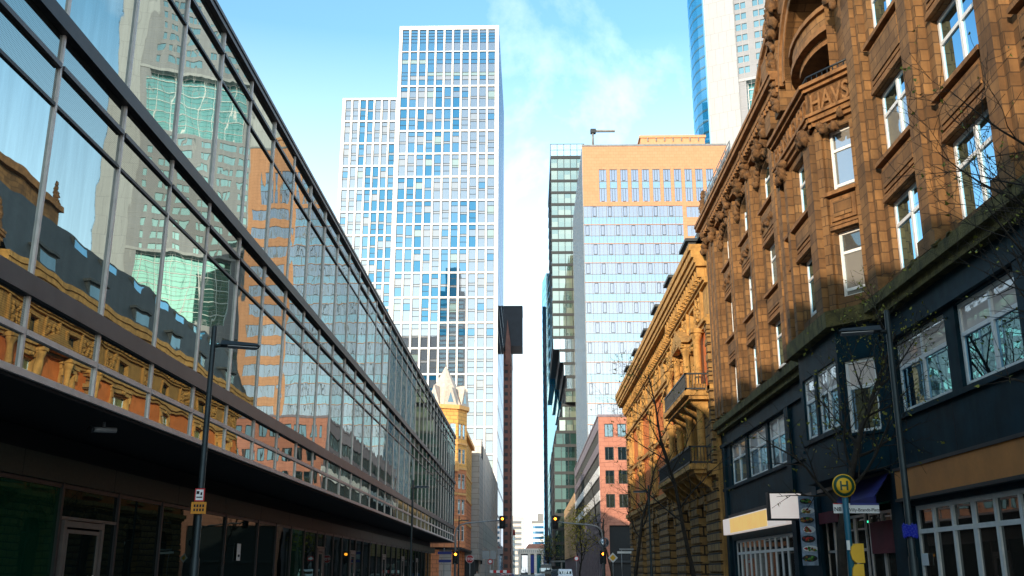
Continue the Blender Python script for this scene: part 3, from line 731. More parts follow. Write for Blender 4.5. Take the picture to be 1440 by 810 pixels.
for a, c in gard:
    f = MB(); p = MB()
    for k in range(7): f.ob(FG, 2.2+k*4.4, 2.4+k*4.4, a, c, -2.5, -2.2, 'white_paint')
    for k in range(6): f.ob(FG, 2.2, WG-1.2, a+k*3.6, a+k*3.6+.2, -2.5, -2.25, 'white_paint')
    p.fq(FG, 2.0, WG-1.0, a, c, -2.45, 'teal_glass'); o = part('sky_garden', f, C); sub('pane', p, o)
    q = MB(); q.ob(FG, 0.6, 2.2, a, c, -2.45, -.31, 'pier_white'); q.ob(FG, WG-1.2, WG, a, c, -2.45, -.31, 'pier_white'); q.ob(FG, 2.2, WG-1.2, a-.3, a, -2.45, -.31, 'pier_white'); q.ob(FG, 2.2, WG-1.2, c, c+.3, -2.45, -.31, 'pier_white'); part('garden_reveal', q, C)
e2 = FG.P(WG, 0, .4); FP2 = Fr((e2.x, e2.y, 0), (math.cos(R(22)), -math.sin(R(22))), (-math.sin(R(22)), -math.cos(R(22)))); b = MB(); b.ob(FP2, 0, 9, 0, HT, -8, 0, 'pier_white'); part('corner_pier', b, C)
e3 = FP2.P(9, 0, -.5); b = MB(); fl_ = MB()
def curve(cx, cy, sgn, pts):
    for i in range(len(pts)-1):
        a, c = pts[i], pts[i+1]
        b.face([(a[0], a[1], 0), (c[0], c[1], 0), (c[0], c[1], HT-6), (a[0], a[1], HT-6)], 'blue_glass', Vector((sgn, -.5, 0)))
        for j in range(62): fl_.face([(a[0]+sgn*.06, a[1]-.06, 2.4+j*3.78), (c[0]+sgn*.06, c[1]-.06, 2.4+j*3.78), (c[0]+sgn*.06, c[1]-.06, 3.1+j*3.78), (a[0]+sgn*.06, a[1]-.06, 3.1+j*3.78)], 'c_window', Vector((sgn, -.5, 0)))
curve(0, 0, -1, [(57.0, 289), (55.6, 291), (54.6, 294), (54.3, 298), (54.8, 303), (56, 309), (58, 316)])
curve(0, 0, 1, [(e3.x, e3.y+1), (e3.x+1.5, e3.y+3), (e3.x+2.2, e3.y+7), (e3.x+2, e3.y+13), (e3.x, e3.y+22)])
part('curved_glazing', b, C); part('floor_line', fl_, C, 'stuff')

# ------------------------------------------------------------------ red brick corner block
K = thing('brick_corner_block', 'salmon brick-clad corner block with square dark windows and a striped street side', 'building', (20, 180, 0))
Fa = Fr((0, 145, 0), (1, 0), (0, -1)); b = MB(); cells = [(10.85+i*1.87, zc) for zc in (20.5, 17.15, 13.8, 10.45) for i in range(12)]
wall(b, Fa, 10, 34, 0, 23.4, [(x, x+1.27, z-.0, z+1.9) for x, z in cells]+[(11.2, 24, -.05, 8.0)], 'brick_panel', .3)
b.box(10.35, 34, 145.5, 226, 0, 23.2, 'dark_frame'); b.ob(Fa, 9.9, 34, 23.4, 23.75, -81, .1, 'purple_stone'); part('wall', b, K)
def sqwin(w_, h_, n=1):
    def mk():
        L = Fr((0, 0, 0), (1, 0), (0, -1)); f = MB(); p = MB()
        f.ob(L, 0, .09, 0, h_, -.25, -.1, 'dark_frame'); f.ob(L, w_-.09, w_, 0, h_, -.25, -.1, 'dark_frame'); f.ob(L, .09, w_-.09, h_-.09, h_, -.25, -.1, 'dark_frame'); f.ob(L, .09, w_-.09, 0, .09, -.25, -.1, 'dark_frame'); f.ob(L, w_*.38, w_*.38+.08, .09, h_-.09, -.25, -.1, 'dark_frame')
        p.fq(L, .05, w_*.4, .05, h_-.05, -.2, 'b_window'); p.fq(L, w_*.4, w_-.05, .05, h_-.05, -.2, 'b_window'); return f, p
    return mk
rp = Repeats(K, 'window', 'pane')
for x, z in cells: rp.put('k', sqwin(1.27, 1.9), (x, 145, z), tilt=.003)
rp.done()
b = MB(); b.fq(Fa, 11.2, 24, 0, 8, -.3, 'black'); b.ob(Fa, 11.2, 24, 2.9, 3.2, -.29, .0, 'dark_frame'); part('entrance', b, K)
S = Fr((10, 145, 0), (0, 1), (-1, 0)); b = MB(); lv = [8.6, 12.0, 15.4, 18.8]
wall(b, S, 0, 81, 7.2, 23.4, [(1.2, 80.6, z+.9, z+2.9) for z in lv], 'purple_stone', .25)
for i, z in enumerate(lv): b.ob(S, .0, 81, z-.5, z+.9, .0, .06, 'white_paint' if i in (1, 2) else 'purple_stone')
for k in range(18): b.ob(S, k*4.6, k*4.6+1.3, 0, 7.2, -.5, 0, 'purple_stone')
part('street_wall', b, K)
b = MB(); [b.fq(S, 1.2, 80.6, z+.9, z+2.9, -.2, 'b_window') for z in lv]; [b.ob(S, 1.2+k*2.0, 1.3+k*2.0, z+.9, z+2.9, -.2, -.05, 'dark_frame') for k in range(40) for z in lv]; part('ribbon_window', b, K)
b = MB(); b.fq(S, 0, 81, 0, 7.2, -.48, 'ground_glass'); part('arcade', b, K)

T = thing('tan_panel_building', 'long tan panelled building with narrow window slots beyond the brick corner block', 'building', (20, 310, 0))
S = Fr((10, 228, 0), (0, 1), (-1, 0)); b = MB(); sl_ = [(2+k*3.4, 3.1+k*3.4, z, z+2.2) for k in range(48) for z in (9.2, 13.4)]
wall(b, S, 0, 168, 5, 18.8, sl_, 'tan_panel', .3); b.box(10.4, 40, 228.4, 395, 5, 18.6, 'dark_frame'); b.fq(Fr((0, 228, 0), (1, 0), (0, -1)), 10, 40, 5, 18.8, 0, 'tan_panel'); part('wall', b, T)
rp = Repeats(T, 'window')
def slotw(): q = MB(); q.fq(S.local(), 0, 1.1, 0, 2.2, -.2, 'b_window'); q.ob(S.local(), .5, .57, 0, 2.2, -.2, -.1, 'dark_frame'); return q
for a, c, z, e in sl_: rp.put('s', slotw, S.P(a, z, 0))
rp.done()
b = MB(); b.box(10.6, 40, 228.6, 395, 0, 5, 'black')
for k in range(34): b.box(10.05, 10.6, 229+k*5, 229.8+k*5, 0, 5, 'purple_stone')
part('arcade', b, T)

D = thing('black_office_block', 'black glass office block with a pale panel end, far down the right side', 'building', (15, 440, 0))
b = MB(); b.box(9.2, 40, 398, 470, 0, 36, 'dark_frame'); b.box(7.6, 9.1, 398, 470, 0, 24, 'dark_frame'); part('body', b, D)
b = MB(); b.slab([(7.0, 396), (9.1, 396), (9.1, 397.9), (7.0, 397.9)], 14, 24, 'beige_panel'); part('end_panel', b, D)
b = MB(); [b.fq(Fr((0, 398, 0), (1, 0), (0, -1)), 9.5, 24, 2+k*3.6, 4.4+k*3.6, .03, 'teal_glass') for k in range(9)]; part('ribbon_window', b, D)

# ------------------------------------------------------------------ orange corner house with turret (left, beyond the glass block)
Q = thing('orange_corner_house', 'orange stone corner house with a pointed turret behind the glass office block', 'house', (-18, 155, 0))
Fa = Fr((0, 145.2, 0), (1, 0), (0, -1)); rp = Repeats(Q, 'window', 'pane')
def twin(Fx):
    def mk():
        return casement(Fx, 1.35, 2.1, 'dark_frame', 'curtain_glass', 2, None, .09)
    return mk
b = MB(); lv = [5.9, 9.6, 13.2, 16.8, 20.4]
cols = [-14.6-3.1*i for i in range(6)]
wall(b, Fa, -34, -13.2, 5.0, 24, [(x-.68, x+.68, z, z+2.1) for x in cols for z in lv], 'orange_shaded', .3)
cx, cy, rr_ = -12.6, 147.6, 3.3; oct_ = [(cx+rr_*math.cos(R(a)), cy+rr_*math.sin(R(a))) for a in (-135, -95, -50, -5, 40)]
tur = MB(); wins = []
for i in range(4):
    a, c = Vector((*oct_[i], 0)), Vector((*oct_[i+1], 0)); u = (c-a); ln = u.length; Ft = Fr(a, (u.x, u.y), (u.y, -u.x))
    ops = [(ln/2-.95, ln/2-.12, z, z+2.1) for z in lv]+[(ln/2+.12, ln/2+.95, z, z+2.1) for z in lv]
    wall(tur, Ft, 0, ln, 5.0, 15.9, [o for o in ops if o[2] < 15], 'orange_shaded', .25); wall(tur, Ft, 0, ln, 15.9, 24.6, [o for o in ops if o[2] > 15], 'orange_sunlit', .25)
    for z in lv:
        for o_ in (-.53, .53): wins.append((Ft, ln/2+o_, z))
    for z in (8.6, 12.3, 15.9, 19.5): tur.ob(Ft, .0, ln, z, z+.3, 0, .14, 'orange_trim')
    tur.ob(Ft, -.1, ln+.1, 24.6, 25.2, -.4, .35, 'orange_trim')
part('turret', tur, Q)
for Ft, u, z in wins: rp.put((round(Ft.u.x, 2), 't'), lambda: casement(Ft, .83, 2.1, 'window_white', 'curtain_glass', 1, .7, .07), Ft.P(u, z, -.1), tilt=.002)
for x in cols:
    for z in lv: rp.put('f', twin(Fa), Fa.P(x, z, -.1), tilt=.002)
SQ = Fr((-9.9, 149.5, 0), (0, 1), (1, 0)); sc_ = [3.2, 7.0, 10.8, 14.6, 18.4]
wall(b, SQ, 0, 21.4, 5.0, 12.3, [(x-.6, x+.6, z, z+2.1) for x in sc_ for z in lv[:2]], 'orange_shaded', .3); wall(b, SQ, 0, 21.4, 12.3, 21.5, [(x-.6, x+.6, z, z+2.1) for x in sc_ for z in lv[2:4]], 'orange_sunlit', .3)
for z in (8.6, 12.3, 15.9): b.ob(SQ, 0, 21.4, z, z+.3, 0, .12, 'orange_trim'); b.ob(Fa, -34, -15.2, z, z+.3, 0, .12, 'orange_trim')
b.ob(SQ, 0, 21.4, 21.5, 22.1, -.5, .5, 'orange_trim'); b.box(-34, -10.35, 149.9, 170.9, 5, 21.4, 'orange_trim'); b.box(-34, -15, 145.6, 151, 5, 23.8, 'dark_frame'); part('wall', b, Q)
for x in sc_:
    for z in lv[:4]: rp.put('s', lambda: casement(SQ, 1.2, 2.1, 'dark_frame', 'b_window', 2, None, .08), SQ.P(x, z, -.12), tilt=.002)
rp.done()
rf = MB(); top = Vector((cx, cy, 31.6))
ring = [Vector((cx+(rr_+.15)*math.cos(R(a)), cy+(rr_+.15)*math.sin(R(a)), 25.2)) for a in range(-135, 225, 45)]
for i in range(8): rf.face([ring[i], ring[(i+1) % 8], top], 'pale_roof', (ring[i]+ring[(i+1) % 8])/2-Vector((cx, cy, 25)))
rf.tube([top-Vector((0, 0, .3)), top+Vector((0, 0, 1.4))], [.12, .03], 'lead_grey', 5)
rf.face([(-34, 149.9, 24), (-13.5, 149.9, 24), (-13.5, 156, 29), (-34, 156, 29)], 'pale_roof', Vector((0, -1, 1))); rf.face([(-10.2, 150.5, 22.1), (-10.2, 171, 22.1), (-15, 171, 27), (-13.5, 152, 27)], 'pale_roof', Vector((1, 0, 1)))
o = part('roof', rf, Q)
for a in (-115, -72, -27, 18):
    d = Vector((math.cos(R(a)), math.sin(R(a)), 0)); tv = Vector((-d.y, d.x, 0)); p0 = Vector((cx, cy, 25.2))+d*(rr_+.1); gb = MB()
    gb.face([p0-tv*.95, p0+tv*.95, p0+Vector((0, 0, 3.0))], 'pale_roof', d)
    for s in (-1, 1): gb.face([p0+tv*.95*s, p0+Vector((0, 0, 3.0)), p0-d*1.6+Vector((0, 0, 3.0))], 'pale_roof', tv*s)
    gb.face([p0-tv*.45+d*.02+Vector((0, 0, .35)), p0+tv*.45+d*.02+Vector((0, 0, .35)), p0+d*.02+Vector((0, 0, 1.9))], 'b_window', d); q = raw('gable', gb.mesh('gable'), o)
b = MB(); b.box(-32, -11.2, 145.6, 170, 0, 5.0, 'grey_panel')
for x in (-13.6, -17.4, -21.8, -26): b.box(x-.7, x+.7, 145.1, 145.6, 0, 5, 'orange_shaded')
for y in (151, 158, 165): b.box(-11.2, -10.6, y, y+1.1, 0, 5, 'orange_shaded')
b.box(-12.5, -10.2, 146.2, 147.4, 0, 5, 'orange_shaded'); b.box(-34, -9.7, 145.0, 171, 4.7, 5.0, 'dark_frame'); b.box(-21.1, -18.1, 145.3, 145.6, 0, 4.2, 'black'); b.box(-16.7, -14.3, 145.3, 145.6, 0, 4.0, 'black'); part('ground_floor', b, Q)
b = MB(); b.box(-21, -18, 144.9, 145.29, 3.3, 4.3, 'white_paint'); part('shop_sign', b, Q)
m = MB()
Ft = Fr(Vector((*oct_[1], 0)), (oct_[2][0]-oct_[1][0], oct_[2][1]-oct_[1][1]), (oct_[2][1]-oct_[1][1], -(oct_[2][0]-oct_[1][0])))
m.ob(Ft, -.2, 2.6, 15.6, 15.85, 0, .9, 'orange_trim'); m.ob(Ft, -.2, 2.6, 16.75, 16.9, .8, .9, 'orange_trim')
for k in range(9): m.ob(Ft, -.15+k*.32, -.02+k*.32, 15.85, 16.75, .8, .9, 'orange_trim')
part('balcony', m, Q)

Z = thing('beige_panel_building', 'long beige panelled building with a grey end beside the orange corner house', 'building', (-18, 230, 0))
b = MB(); b.box(-30, -8.6, 171.2, 185, 3.6, 21.2, 'grey_panel'); b.box(-30, -9.0, 185.02, 282, 0, 25.2, 'beige_panel'); b.box(-30, -9.3, 171.6, 185, 0, 3.6, 'dark_frame'); b.box(-8.98, -8.7, 185.5, 187, 3, 24, 'dark_frame')
for y in range(200, 282, 16): b.box(-9.0, -8.93, y, y+.2, 6, 25.2, 'grey_panel')
part('wall', b, Z)
rp = Repeats(Z, 'window')
def zw(): q = MB(); q.box(-.05, .06, 0, 1.3, 0, 4.6, 'b_window'); q.box(.06, .12, .6, .7, 0, 4.6, 'beige_panel'); return q
for k in range(28): rp.put('z', zw, (-9.0, 192+k*3.0, 6.2))
rp.done()

V = thing('grey_gable_house', 'narrow grey house with a small red sign past the dark granite tower', 'house', (-14, 500, 0))
b = MB(); b.box(-24, -8.6, 478, 580, 0, 24, 'grey_panel'); b.box(-24, -8.3, 478, 580, 22.2, 23, 'beige_panel'); part('wall', b, V)
b = MB(); [b.box(-8.6, -8.55, 480+k*3.2, 481.4+k*3.2, 3+j*3.4, 5.2+j*3.4, 'b_window') for k in range(30) for j in range(5)]; part('window_column', b, V)
b = MB(); b.box(-8.2, -7.0, 477.5, 477.9, 18, 20.4, 'sign_red'); part('sign', b, V)
V2 = thing('pale_far_block', 'pale high block showing faintly behind the grey house at the street end', 'building', (-12, 700, 0))
b = MB(); b.box(-30, -4.2, 690, 720, 0, 38, 'beige_panel'); part('wall', b, V2)
b = MB(); [b.box(-28, -4.8, 689.9, 690, 4+j*3.6, 5.8+j*3.6, 'pale_window') for j in range(9)]; part('ribbon_window', b, V2)
A = thing('stone_end_house', 'low stone house with tall piers and a red tile roof closing the street', 'house', (2, 600, 0))
b = MB(); b.box(-7, 9, 600, 620, 0, 11.6, 'dark_frame'); b.box(-7.4, 9.4, 599.2, 620, 11.6, 14.6, 'beige_panel')
for x in (-7, -1.4, 2.2, 6.4): b.box(x, x+1.5, 599.4, 600, 0, 11.6, 'beige_panel')
for k in range(14): b.box(-6.6+k*1.15, -6.0+k*1.15, 599.1, 599.2, 12.4, 13.8, 'grey_panel')
part('wall', b, A)
b = MB(); b.face([(-3, 600, 14.6), (9.4, 600, 14.6), (8, 606, 17.4), (-1, 606, 17.4)], 'tile_red', Vector((0, -1, 1))); b.face([(9.4, 620, 14.6), (9.4, 600, 14.6), (8, 606, 17.4), (8, 620, 17.4)], 'tile_red', Vector((1, 0, 1))); b.face([(-3, 620, 14.6), (-3, 600, 14.6), (-1, 606, 17.4), (-1, 620, 17.4)], 'tile_red', Vector((-1, 0, 1))); part('roof', b, A)
b = MB(); [b.fq(Fr((0, 600, 0), (1, 0), (0, -1)), x, x+w_, 1, 10.8, .05, m_) for x, w_, m_ in ((-5.4, 3.8, 'pale_window'), (.2, 1.9, 'sign_blue'), (3.8, 2.5, 'teal_glass'))]; part('window', b, A)
W2 = thing('striped_office_tower', 'distant white office tower striped with blue window bands beyond the street end', 'office building', (6, 700, 0))
b = MB(); b.box(1.2, 16, 700, 720, 0, 33.5, 'tower_white'); b.box(5, 9, 700, 712, 33.5, 40, 'lead_grey'); b.box(.9, 12, 699.6, 720, 33.5, 35.2, 'lead_grey'); part('wall', b, W2)
rp = Repeats(W2, 'window_band')
def wb(): q = MB(); q.box(0, 13.6, -.06, 0, 0, 1.7, 't_blue'); return q
for k in range(9): rp.put('w', wb, (1.6, 700, 2+k*3.5))
rp.done()

o = thing('office_tower', 'dark glass office tower mirrored in the lower windows of the white grid tower', 'skyscraper', (-66, -265, 0)); b = MB(); b.box(-80, -57, -285, -250, 0, 240, 'dark_frame'); b.box(-112, -80.1, -285, -255, 0, 200, 'dark_frame'); b.box(-74, -62, -280, -252, 240, 262, 'dark_frame'); part('wall', b, o)
rp = Repeats(o, 'window_band')
def tband(): q = MB(); q.box(.6, 22.4, 0, .08, 0, 2.4, 'teal_glass'); return q
for j in range(58): rp.put('b', tband, (-80, -250, 4+j*4.0))
rp.done()
# ------------------------------------------------------------------ sandstone house with oriel and gable (right)
SB = thing('sandstone_house', 'brown sandstone office house with a lettered bay, arched gable and dark shopfront floors', 'office building', (12, 30, 0))
X = 10.; F = Fr((X, 0, 0), (0, 1), (-1, 0))
rows = [(9.5, 11.55, 0), (12.8, 14.85, 0), (16.5, 18.35, .55)]
near = [19.75+4.05*k for k in (-3, -2, -1, 0, 1)]; far = [38.0, 42.25, 46.5]
stone = MB(); trim = MB()
ops1 = [(a, a+2.4, z, e) for a in near for z, e, r in rows]; ops2 = [(a, a+2.25, z, e, r) if r else (a, a+2.25, z, e) for a in far for z, e, r in rows]
wall(stone, F, 6, 27.6, 9.1, 20.2, ops1, 'sandstone', .42, 'sandstone'); wall(stone, F, 34.4, 52.2, 9.1, 19.6, ops2, 'sandstone', .5, 'sandstone')
stone.fq(Fr((10, 52.2, 0), (1, 0), (0, 1)), 0, 14, 0, 19.6, 0, 'sandstone'); stone.fq(Fr((10, 6, 0), (1, 0), (0, -1)), 0, 14, 0, 20.2, 0, 'sandstone'); stone.fq(F, 27.6, 34.4, 9.1, 16.4, -.45, 'sandstone')
# piers proud of the wall, with fluted edges
for (a, c) in [(near[i]+2.4+.35, near[i+1]-.35) for i in range(4)]+[(26.5, 27.5)]:
    trim.ob(F, a, c, 9.12, 19.9, 0, .22, 'sandstone'); trim.ob(F, a+.18, c-.18, 9.12, 19.5, .22, .36, 'sandstone'); trim.ob(F, a-.06, c+.06, 9.12, 9.5, 0, .42, 'sandstone_trim')
for (a, c) in [(34.9, 37.4), (40.75, 41.75), (45.0, 46.0), (49.3, 51.9)]:
    w_ = c-a; trim.ob(F, a, c, 9.12, 18.8, 0, .24, 'sandstone')
    n_ = 2 if w_ < 1.5 else 3
    for k in range(n_): trim.ob(F, a+w_*(k+.18)/n_, a+w_*(k+.82)/n_, 9.3, 18.4, .24, .36, 'sandstone')
# aprons and lintels between the rows
def apron(Fq, a, c, z0, z1, d=0.):
    trim.ob(Fq, a-.12, c+.12, z1-.14, z1-.02, d, d+.2, 'sandstone_trim'); trim.ob(Fq, a+.0, c-.0, z0+.30, z1-.22, d, d+.07, 'sandstone_trim'); trim.ob(Fq, a+.12, c-.12, z0+.42, z1-.34, d+.07, d+.11, 'sandstone')
    trim.ob(Fq, a-.05, c+.05, z0+.02, z0+.12, d, d+.12, 'sandstone_trim'); trim.ob(Fq, a-.05, c+.05, z0+.16, z0+.22, d, d+.09, 'sandstone_trim')
for a in near: apron(F, a, a+2.4, 11.55, 12.8); apron(F, a, a+2.4, 14.85, 16.5)
for a in far: apron(F, a, a+2.25, 11.55, 12.8); apron(F, a, a+2.25, 14.85, 16.5)
cv = MB()
for i, a in enumerate(far):
    for k in range(9): cv.blob(F.P(a+.25+k*.22, 15.62+.12*math.sin(k*1.4), .14), .12, 'carved_stone', .35, i*31+k)
    for k in range(11):
        w = math.pi*k/10; cv.blob(F.P(a+1.125-1.35*math.cos(w), 17.85+.75*math.sin(w), .12), .17, 'carved_stone', .4, i*17+k+99)
    for k in range(7): cv.blob(F.P(a+1.125+rnd.uniform(-.4, .4), 18.8+rnd.uniform(-.25, .5), .3), .24, 'carved_stone', .4, i*7+k+300)
for i, y in enumerate((37.2, 41.25, 45.5, 49.6, 51.6)):
    for k in range(6): cv.blob(F.P(y+rnd.uniform(-.25, .25), 18.5+k*.26, .34+rnd.uniform(0, .12)), .24, 'carved_stone', .4, i*9+k+400)
# cornices
def cornice(mb, Fq, u0, u1, z, steps, mat):
    for (dz0, dz1, d) in steps: mb.ob(Fq, u0, u1, z+dz0, z+dz1, -.1, d, mat)
cornice(trim, F, 34.4, 52.25, 19.6, [(-.6, -.4, .32), (-.4, -.15, .42), (-.15, .1, .6), (.1, .3, .8), (.3, .45, .86)], 'sandstone_trim')
cornice(trim, F, 6, 27.6, 20.2, [(-.5, -.25, .4), (-.25, .1, .6), (.1, .35, .85)], 'sandstone_trim')
for k in range(44): trim.ob(F, 34.5+k*.4, 34.72+k*.4, 19.22, 19.43, .42, .58, 'sandstone_trim')
part('ledge_wall', stone, SB).name = 'wall'
# bay: front (9, 28.9..33.1), canted sides back to the wall
pts = [(9.95, 27.6), (9.0, 28.9), (9.0, 33.1), (9.95, 34.4)]
bay_ = MB(); bwins = []
for i in range(3):
    a, c = Vector((*pts[i], 0)), Vector((*pts[i+1], 0)); u = c-a; ln = u.length; Fb = Fr(a, (u.x, u.y), (-u.y, u.x))
    if Fb.n.x > 0: Fb.n = -Fb.n
    if i == 1: op = [(.95, 2.85, z, e) for z, e, r in rows[:2]]+[(3.35, 3.8, z, e) for z, e, r in rows[:2]]
    else: op = [(ln*.5-.44, ln*.5+.44, z, e) for z, e, r in rows[:2]]
    wall(bay_, Fb, 0, ln, 9.1, 15.4, op, 'sandstone', .4, 'sandstone')
    for o_ in op: bwins.append((Fb, o_)); 
    for o_ in op[::2] if i != 1 else (op[0], op[2]): apron(Fb, o_[0], o_[1], 11.55, 12.8, .0)
    if i == 1:
        for a_, c_ in ((.1, .8), (3.0, 3.3), (3.85, 4.15)):
            trim.ob(Fb, a_, c_, 9.15, 14.9, 0, .2, 'sandstone')
        for y_ in (.45, 3.4):
            for k in range(14): cv.blob(Fb.P(y_+rnd.uniform(-.42, .42), 14.95+rnd.uniform(-.22, .25), .25), .17, 'carved_stone', .4, int(y_*10)+k+900)
    else:
        trim.ob(Fb, .05, .28, 9.15, 14.9, 0, .12, 'sandstone'); trim.ob(Fb, ln-.28, ln-.05, 9.15, 14.9, 0, .12, 'sandstone')
        for k in range(6): cv.blob(Fb.P(ln*.5+rnd.uniform(-.5, .5), 15.0+rnd.uniform(-.2, .2), .15), .16, 'carved_stone', .4, k+950)
    for dz0, dz1, d in ((-.3, -.16, .12), (-.16, 0, .22), (0, .1, .3), (.1, .86, .16), (.86, .98, .3), (.98, 1.1, .42)): bay_.ob(Fb, -.14, ln+.14, 15.4+dz0, 15.4+dz1, -.2, d, 'carved_stone' if dz1 == .86 else 'sandstone_trim')
bay_.slab([(10, 27.6), (9.0, 28.9), (9.0, 33.1), (10, 34.4)], 16.3, 16.4, 'sandstone_trim')
part('bay', bay_, SB)
def letters(txt, Fb, u, z, d, size, rev, name='lettering', mat='carved_stone', ext=.08, width=None, root=SB, bold=.012, fit=None):
    cu = bpy.data.curves.new(name, 'FONT'); cu.body = txt; cu.size = size; cu.extrude = ext; cu.offset = bold; cu.align_x = 'CENTER'; cu.materials.append(MATS[mat])
    o = bpy.data.objects.new(name, cu); COL.objects.link(o)
    ur = -Fb.u if rev else Fb.u
    M = Matrix((( ur.x, 0, Fb.n.x), (ur.y, 0, Fb.n.y), (0, 1, 0))).to_4x4()
    o.rotation_euler = M.to_euler()
    p = Fb.P(u, z, d); o.location = p - root.location if root else p; o.parent = root
    if width: cu.space_character = width
    o.rotation_euler = M.to_euler(); bpy.context.view_layer.update(); me = bpy.data.meshes.new_from_object(o.evaluated_get(bpy.context.evaluated_depsgraph_get())); me.materials.clear(); me.materials.append(MATS[mat])
    q = raw(name, me, root, o.location); q.rotation_euler = o.rotation_euler; bpy.data.objects.remove(o)
    if fit: xs = [v.co.x for v in me.vertices]; q.scale.x = fit/(max(xs)-min(xs))
    return q
FB1 = Fr((9.0, 28.9, 0), (0, 1), (-1, 0)); a, c = Vector((9.95, 27.6, 0)), Vector((9.0, 28.9, 0)); u = c-a; FB0 = Fr(a, (u.x, u.y), (-u.y, u.x))
if FB0.n.x > 0: FB0.n = -FB0.n
letters('FRANKFVRT', FB1, 2.1, 15.54, .2, .82, True, fit=4.0, mat='sandstone_trim', ext=.04, bold=.0); letters('HAVS', FB0, u.length*.5, 15.54, .2, .82, True, fit=1.42, mat='sandstone_trim', ext=.06)
rail = MB()
for i in range(3):
    p, q = pts[i], pts[i+1]
    for zz_ in (16.62, 16.85): rail.tube([(p[0]-.12, p[1], zz_), (q[0]-.12, q[1], zz_)], .035, 'dark_frame', 6)
    for k in range(9): rail.tube([(p[0]+(q[0]-p[0])*k/8-.12, p[1]+(q[1]-p[1])*k/8, 16.4), (p[0]+(q[0]-p[0])*k/8-.12, p[1]+(q[1]-p[1])*k/8, 16.85)], .02, 'dark_frame', 4)
part('balcony_railing', rail, SB)
# gable: curved outline, big round arch with an inner curved balcony
gb = MB(); d0 = .12; cu_, zs, ra = 31.2, 19.3, 2.55
prof_r = [(41.2, 20.0), (40.7, 20.6), (39.7, 20.9), (38.5, 21.6), (37.3, 22.4), (36.1, 22.8), (35.2, 23.2), (34.7, 24.2), (34.1, 24.9), (33.4, 25.3), (32.5, 26.2), (31.2, 26.6)]
prof = prof_r + [(2*cu_-u, z) for u, z in prof_r[::-1][1:]]
n_ = 24; arch = [(cu_-ra*math.cos(math.pi*k/n_), zs+ra*math.sin(math.pi*k/n_)) for k in range(n_+1)]
base = 15.4
ul, ur_ = min(p[0] for p in prof), max(p[0] for p in prof)
# front skin as strips in u
def ztop(u):
    pp = sorted(prof); 
    for i in range(len(pp)-1):
        if pp[i][0] <= u <= pp[i+1][0]:
            k = (u-pp[i][0])/max(1e-6, pp[i+1][0]-pp[i][0]); return pp[i][1]+k*(pp[i+1][1]-pp[i][1])
    return 20.
us = sorted(set([round(x, 3) for x in [ul+.01*0+i*(ur_-ul)/60 for i in range(61)]+[p[0] for p in arch]+[p[0] for p in prof]+[27.6, 34.4]]))
for a, c in zip(us[:-1], us[1:]):
    m_ = (a+c)/2; zb = 20.05 if (m_ > 34.4 or m_ < 27.6) else base
    if abs(m_-cu_) < ra:
        f_ = lambda u: zs+math.sqrt(max(0, ra*ra-(u-cu_)**2)); za, zc = f_(a), f_(c)
        gb.face([F.P(a, base, d0), F.P(c, base, d0), F.P(c, 16.4, d0), F.P(a, 16.4, d0)], 'sandstone', F.n)
    else: za = zc = zb
    gb.face([F.P(a, za, d0), F.P(c, zc, d0), F.P(c, ztop(c), d0), F.P(a, ztop(a), d0)], 'sandstone', F.n)
    gb.face([F.P(a, ztop(a), d0+.25), F.P(c, ztop(c), d0+.25), F.P(c, ztop(c), -1.2), F.P(a, ztop(a), -1.2)], 'sandstone_trim', Vector((0, 0, 1)))
    gb.face([F.P(a, ztop(a), d0+.25), F.P(c, ztop(c), d0+.25), F.P(c, ztop(c)-.28, d0+.25), F.P(a, ztop(a)-.28, d0+.25)], 'sandstone_trim', F.n)
    gb.face([F.P(a, ztop(a)-.28, d0+.25), F.P(c, ztop(c)-.28, d0+.25), F.P(c, ztop(c)-.28, d0), F.P(a, ztop(a)-.28, d0)], 'sandstone_trim', Vector((0, 0, -1)))
    gb.face([F.P(a, ztop(a)-.5, d0+.13), F.P(c, ztop(c)-.5, d0+.13), F.P(c, ztop(c)-.28, d0+.13), F.P(a, ztop(a)-.28, d0+.13)], 'sandstone_trim', F.n)
path = [(cu_-ra, 16.4)]+arch+[(cu_+ra, 16.4)]
for p, q in zip(path[:-1], path[1:]):
    gb.face([F.P(*p, d0+.3), F.P(*q, d0+.3), F.P(*q, -1.6), F.P(*p, -1.6)], 'sandstone', Vector((0, 0, zs))-F.u*0+(F.P(cu_, zs, 0)-F.P((p[0]+q[0])/2, (p[1]+q[1])/2, 0)))
for r0, r1, dd in ((ra, ra+.22, .34), (ra+.22, ra+.42, .24), (ra+.42, ra+.62, .4)):
    for k in range(n_):
        w0, w1 = math.pi*k/n_, math.pi*(k+1)/n_
        P_ = lambda r, w, d: F.P(cu_-r*math.cos(w), zs+r*math.sin(w), d0+d)
        gb.hexa([P_(r0, w0, 0), P_(r1, w0, 0), P_(r1, w1, 0), P_(r0, w1, 0), P_(r0, w0, dd), P_(r1, w0, dd), P_(r1, w1, dd), P_(r0, w1, dd)], 'sandstone_trim')
gb.fq(F, cu_-ra-.05, cu_+ra+.05, 15.4, 22.2, -1.6, 'sandstone'); gb.ob(F, cu_-.9, cu_+.9, 16.4, 18.6, -1.58, -1.5, 'dark_frame')
part('gable', gb, SB)
ib = MB(); nn = 12
for (r, z0_, z1_, mat) in ((1.0, 18.75, 18.95, 'sandstone_trim'), (.92, 18.95, 19.5, 'sandstone'), (1.02, 19.5, 19.66, 'sandstone_trim'), (.75, 18.5, 18.75, 'sandstone_trim')):
    poly = [(10.3-r*1.0*math.sin(math.pi*k/nn), cu_-2.5*r*math.cos(math.pi*k/nn)) for k in range(nn+1)]
    ib.slab(poly, z0_, z1_, mat)
part('balcony', ib, SB)
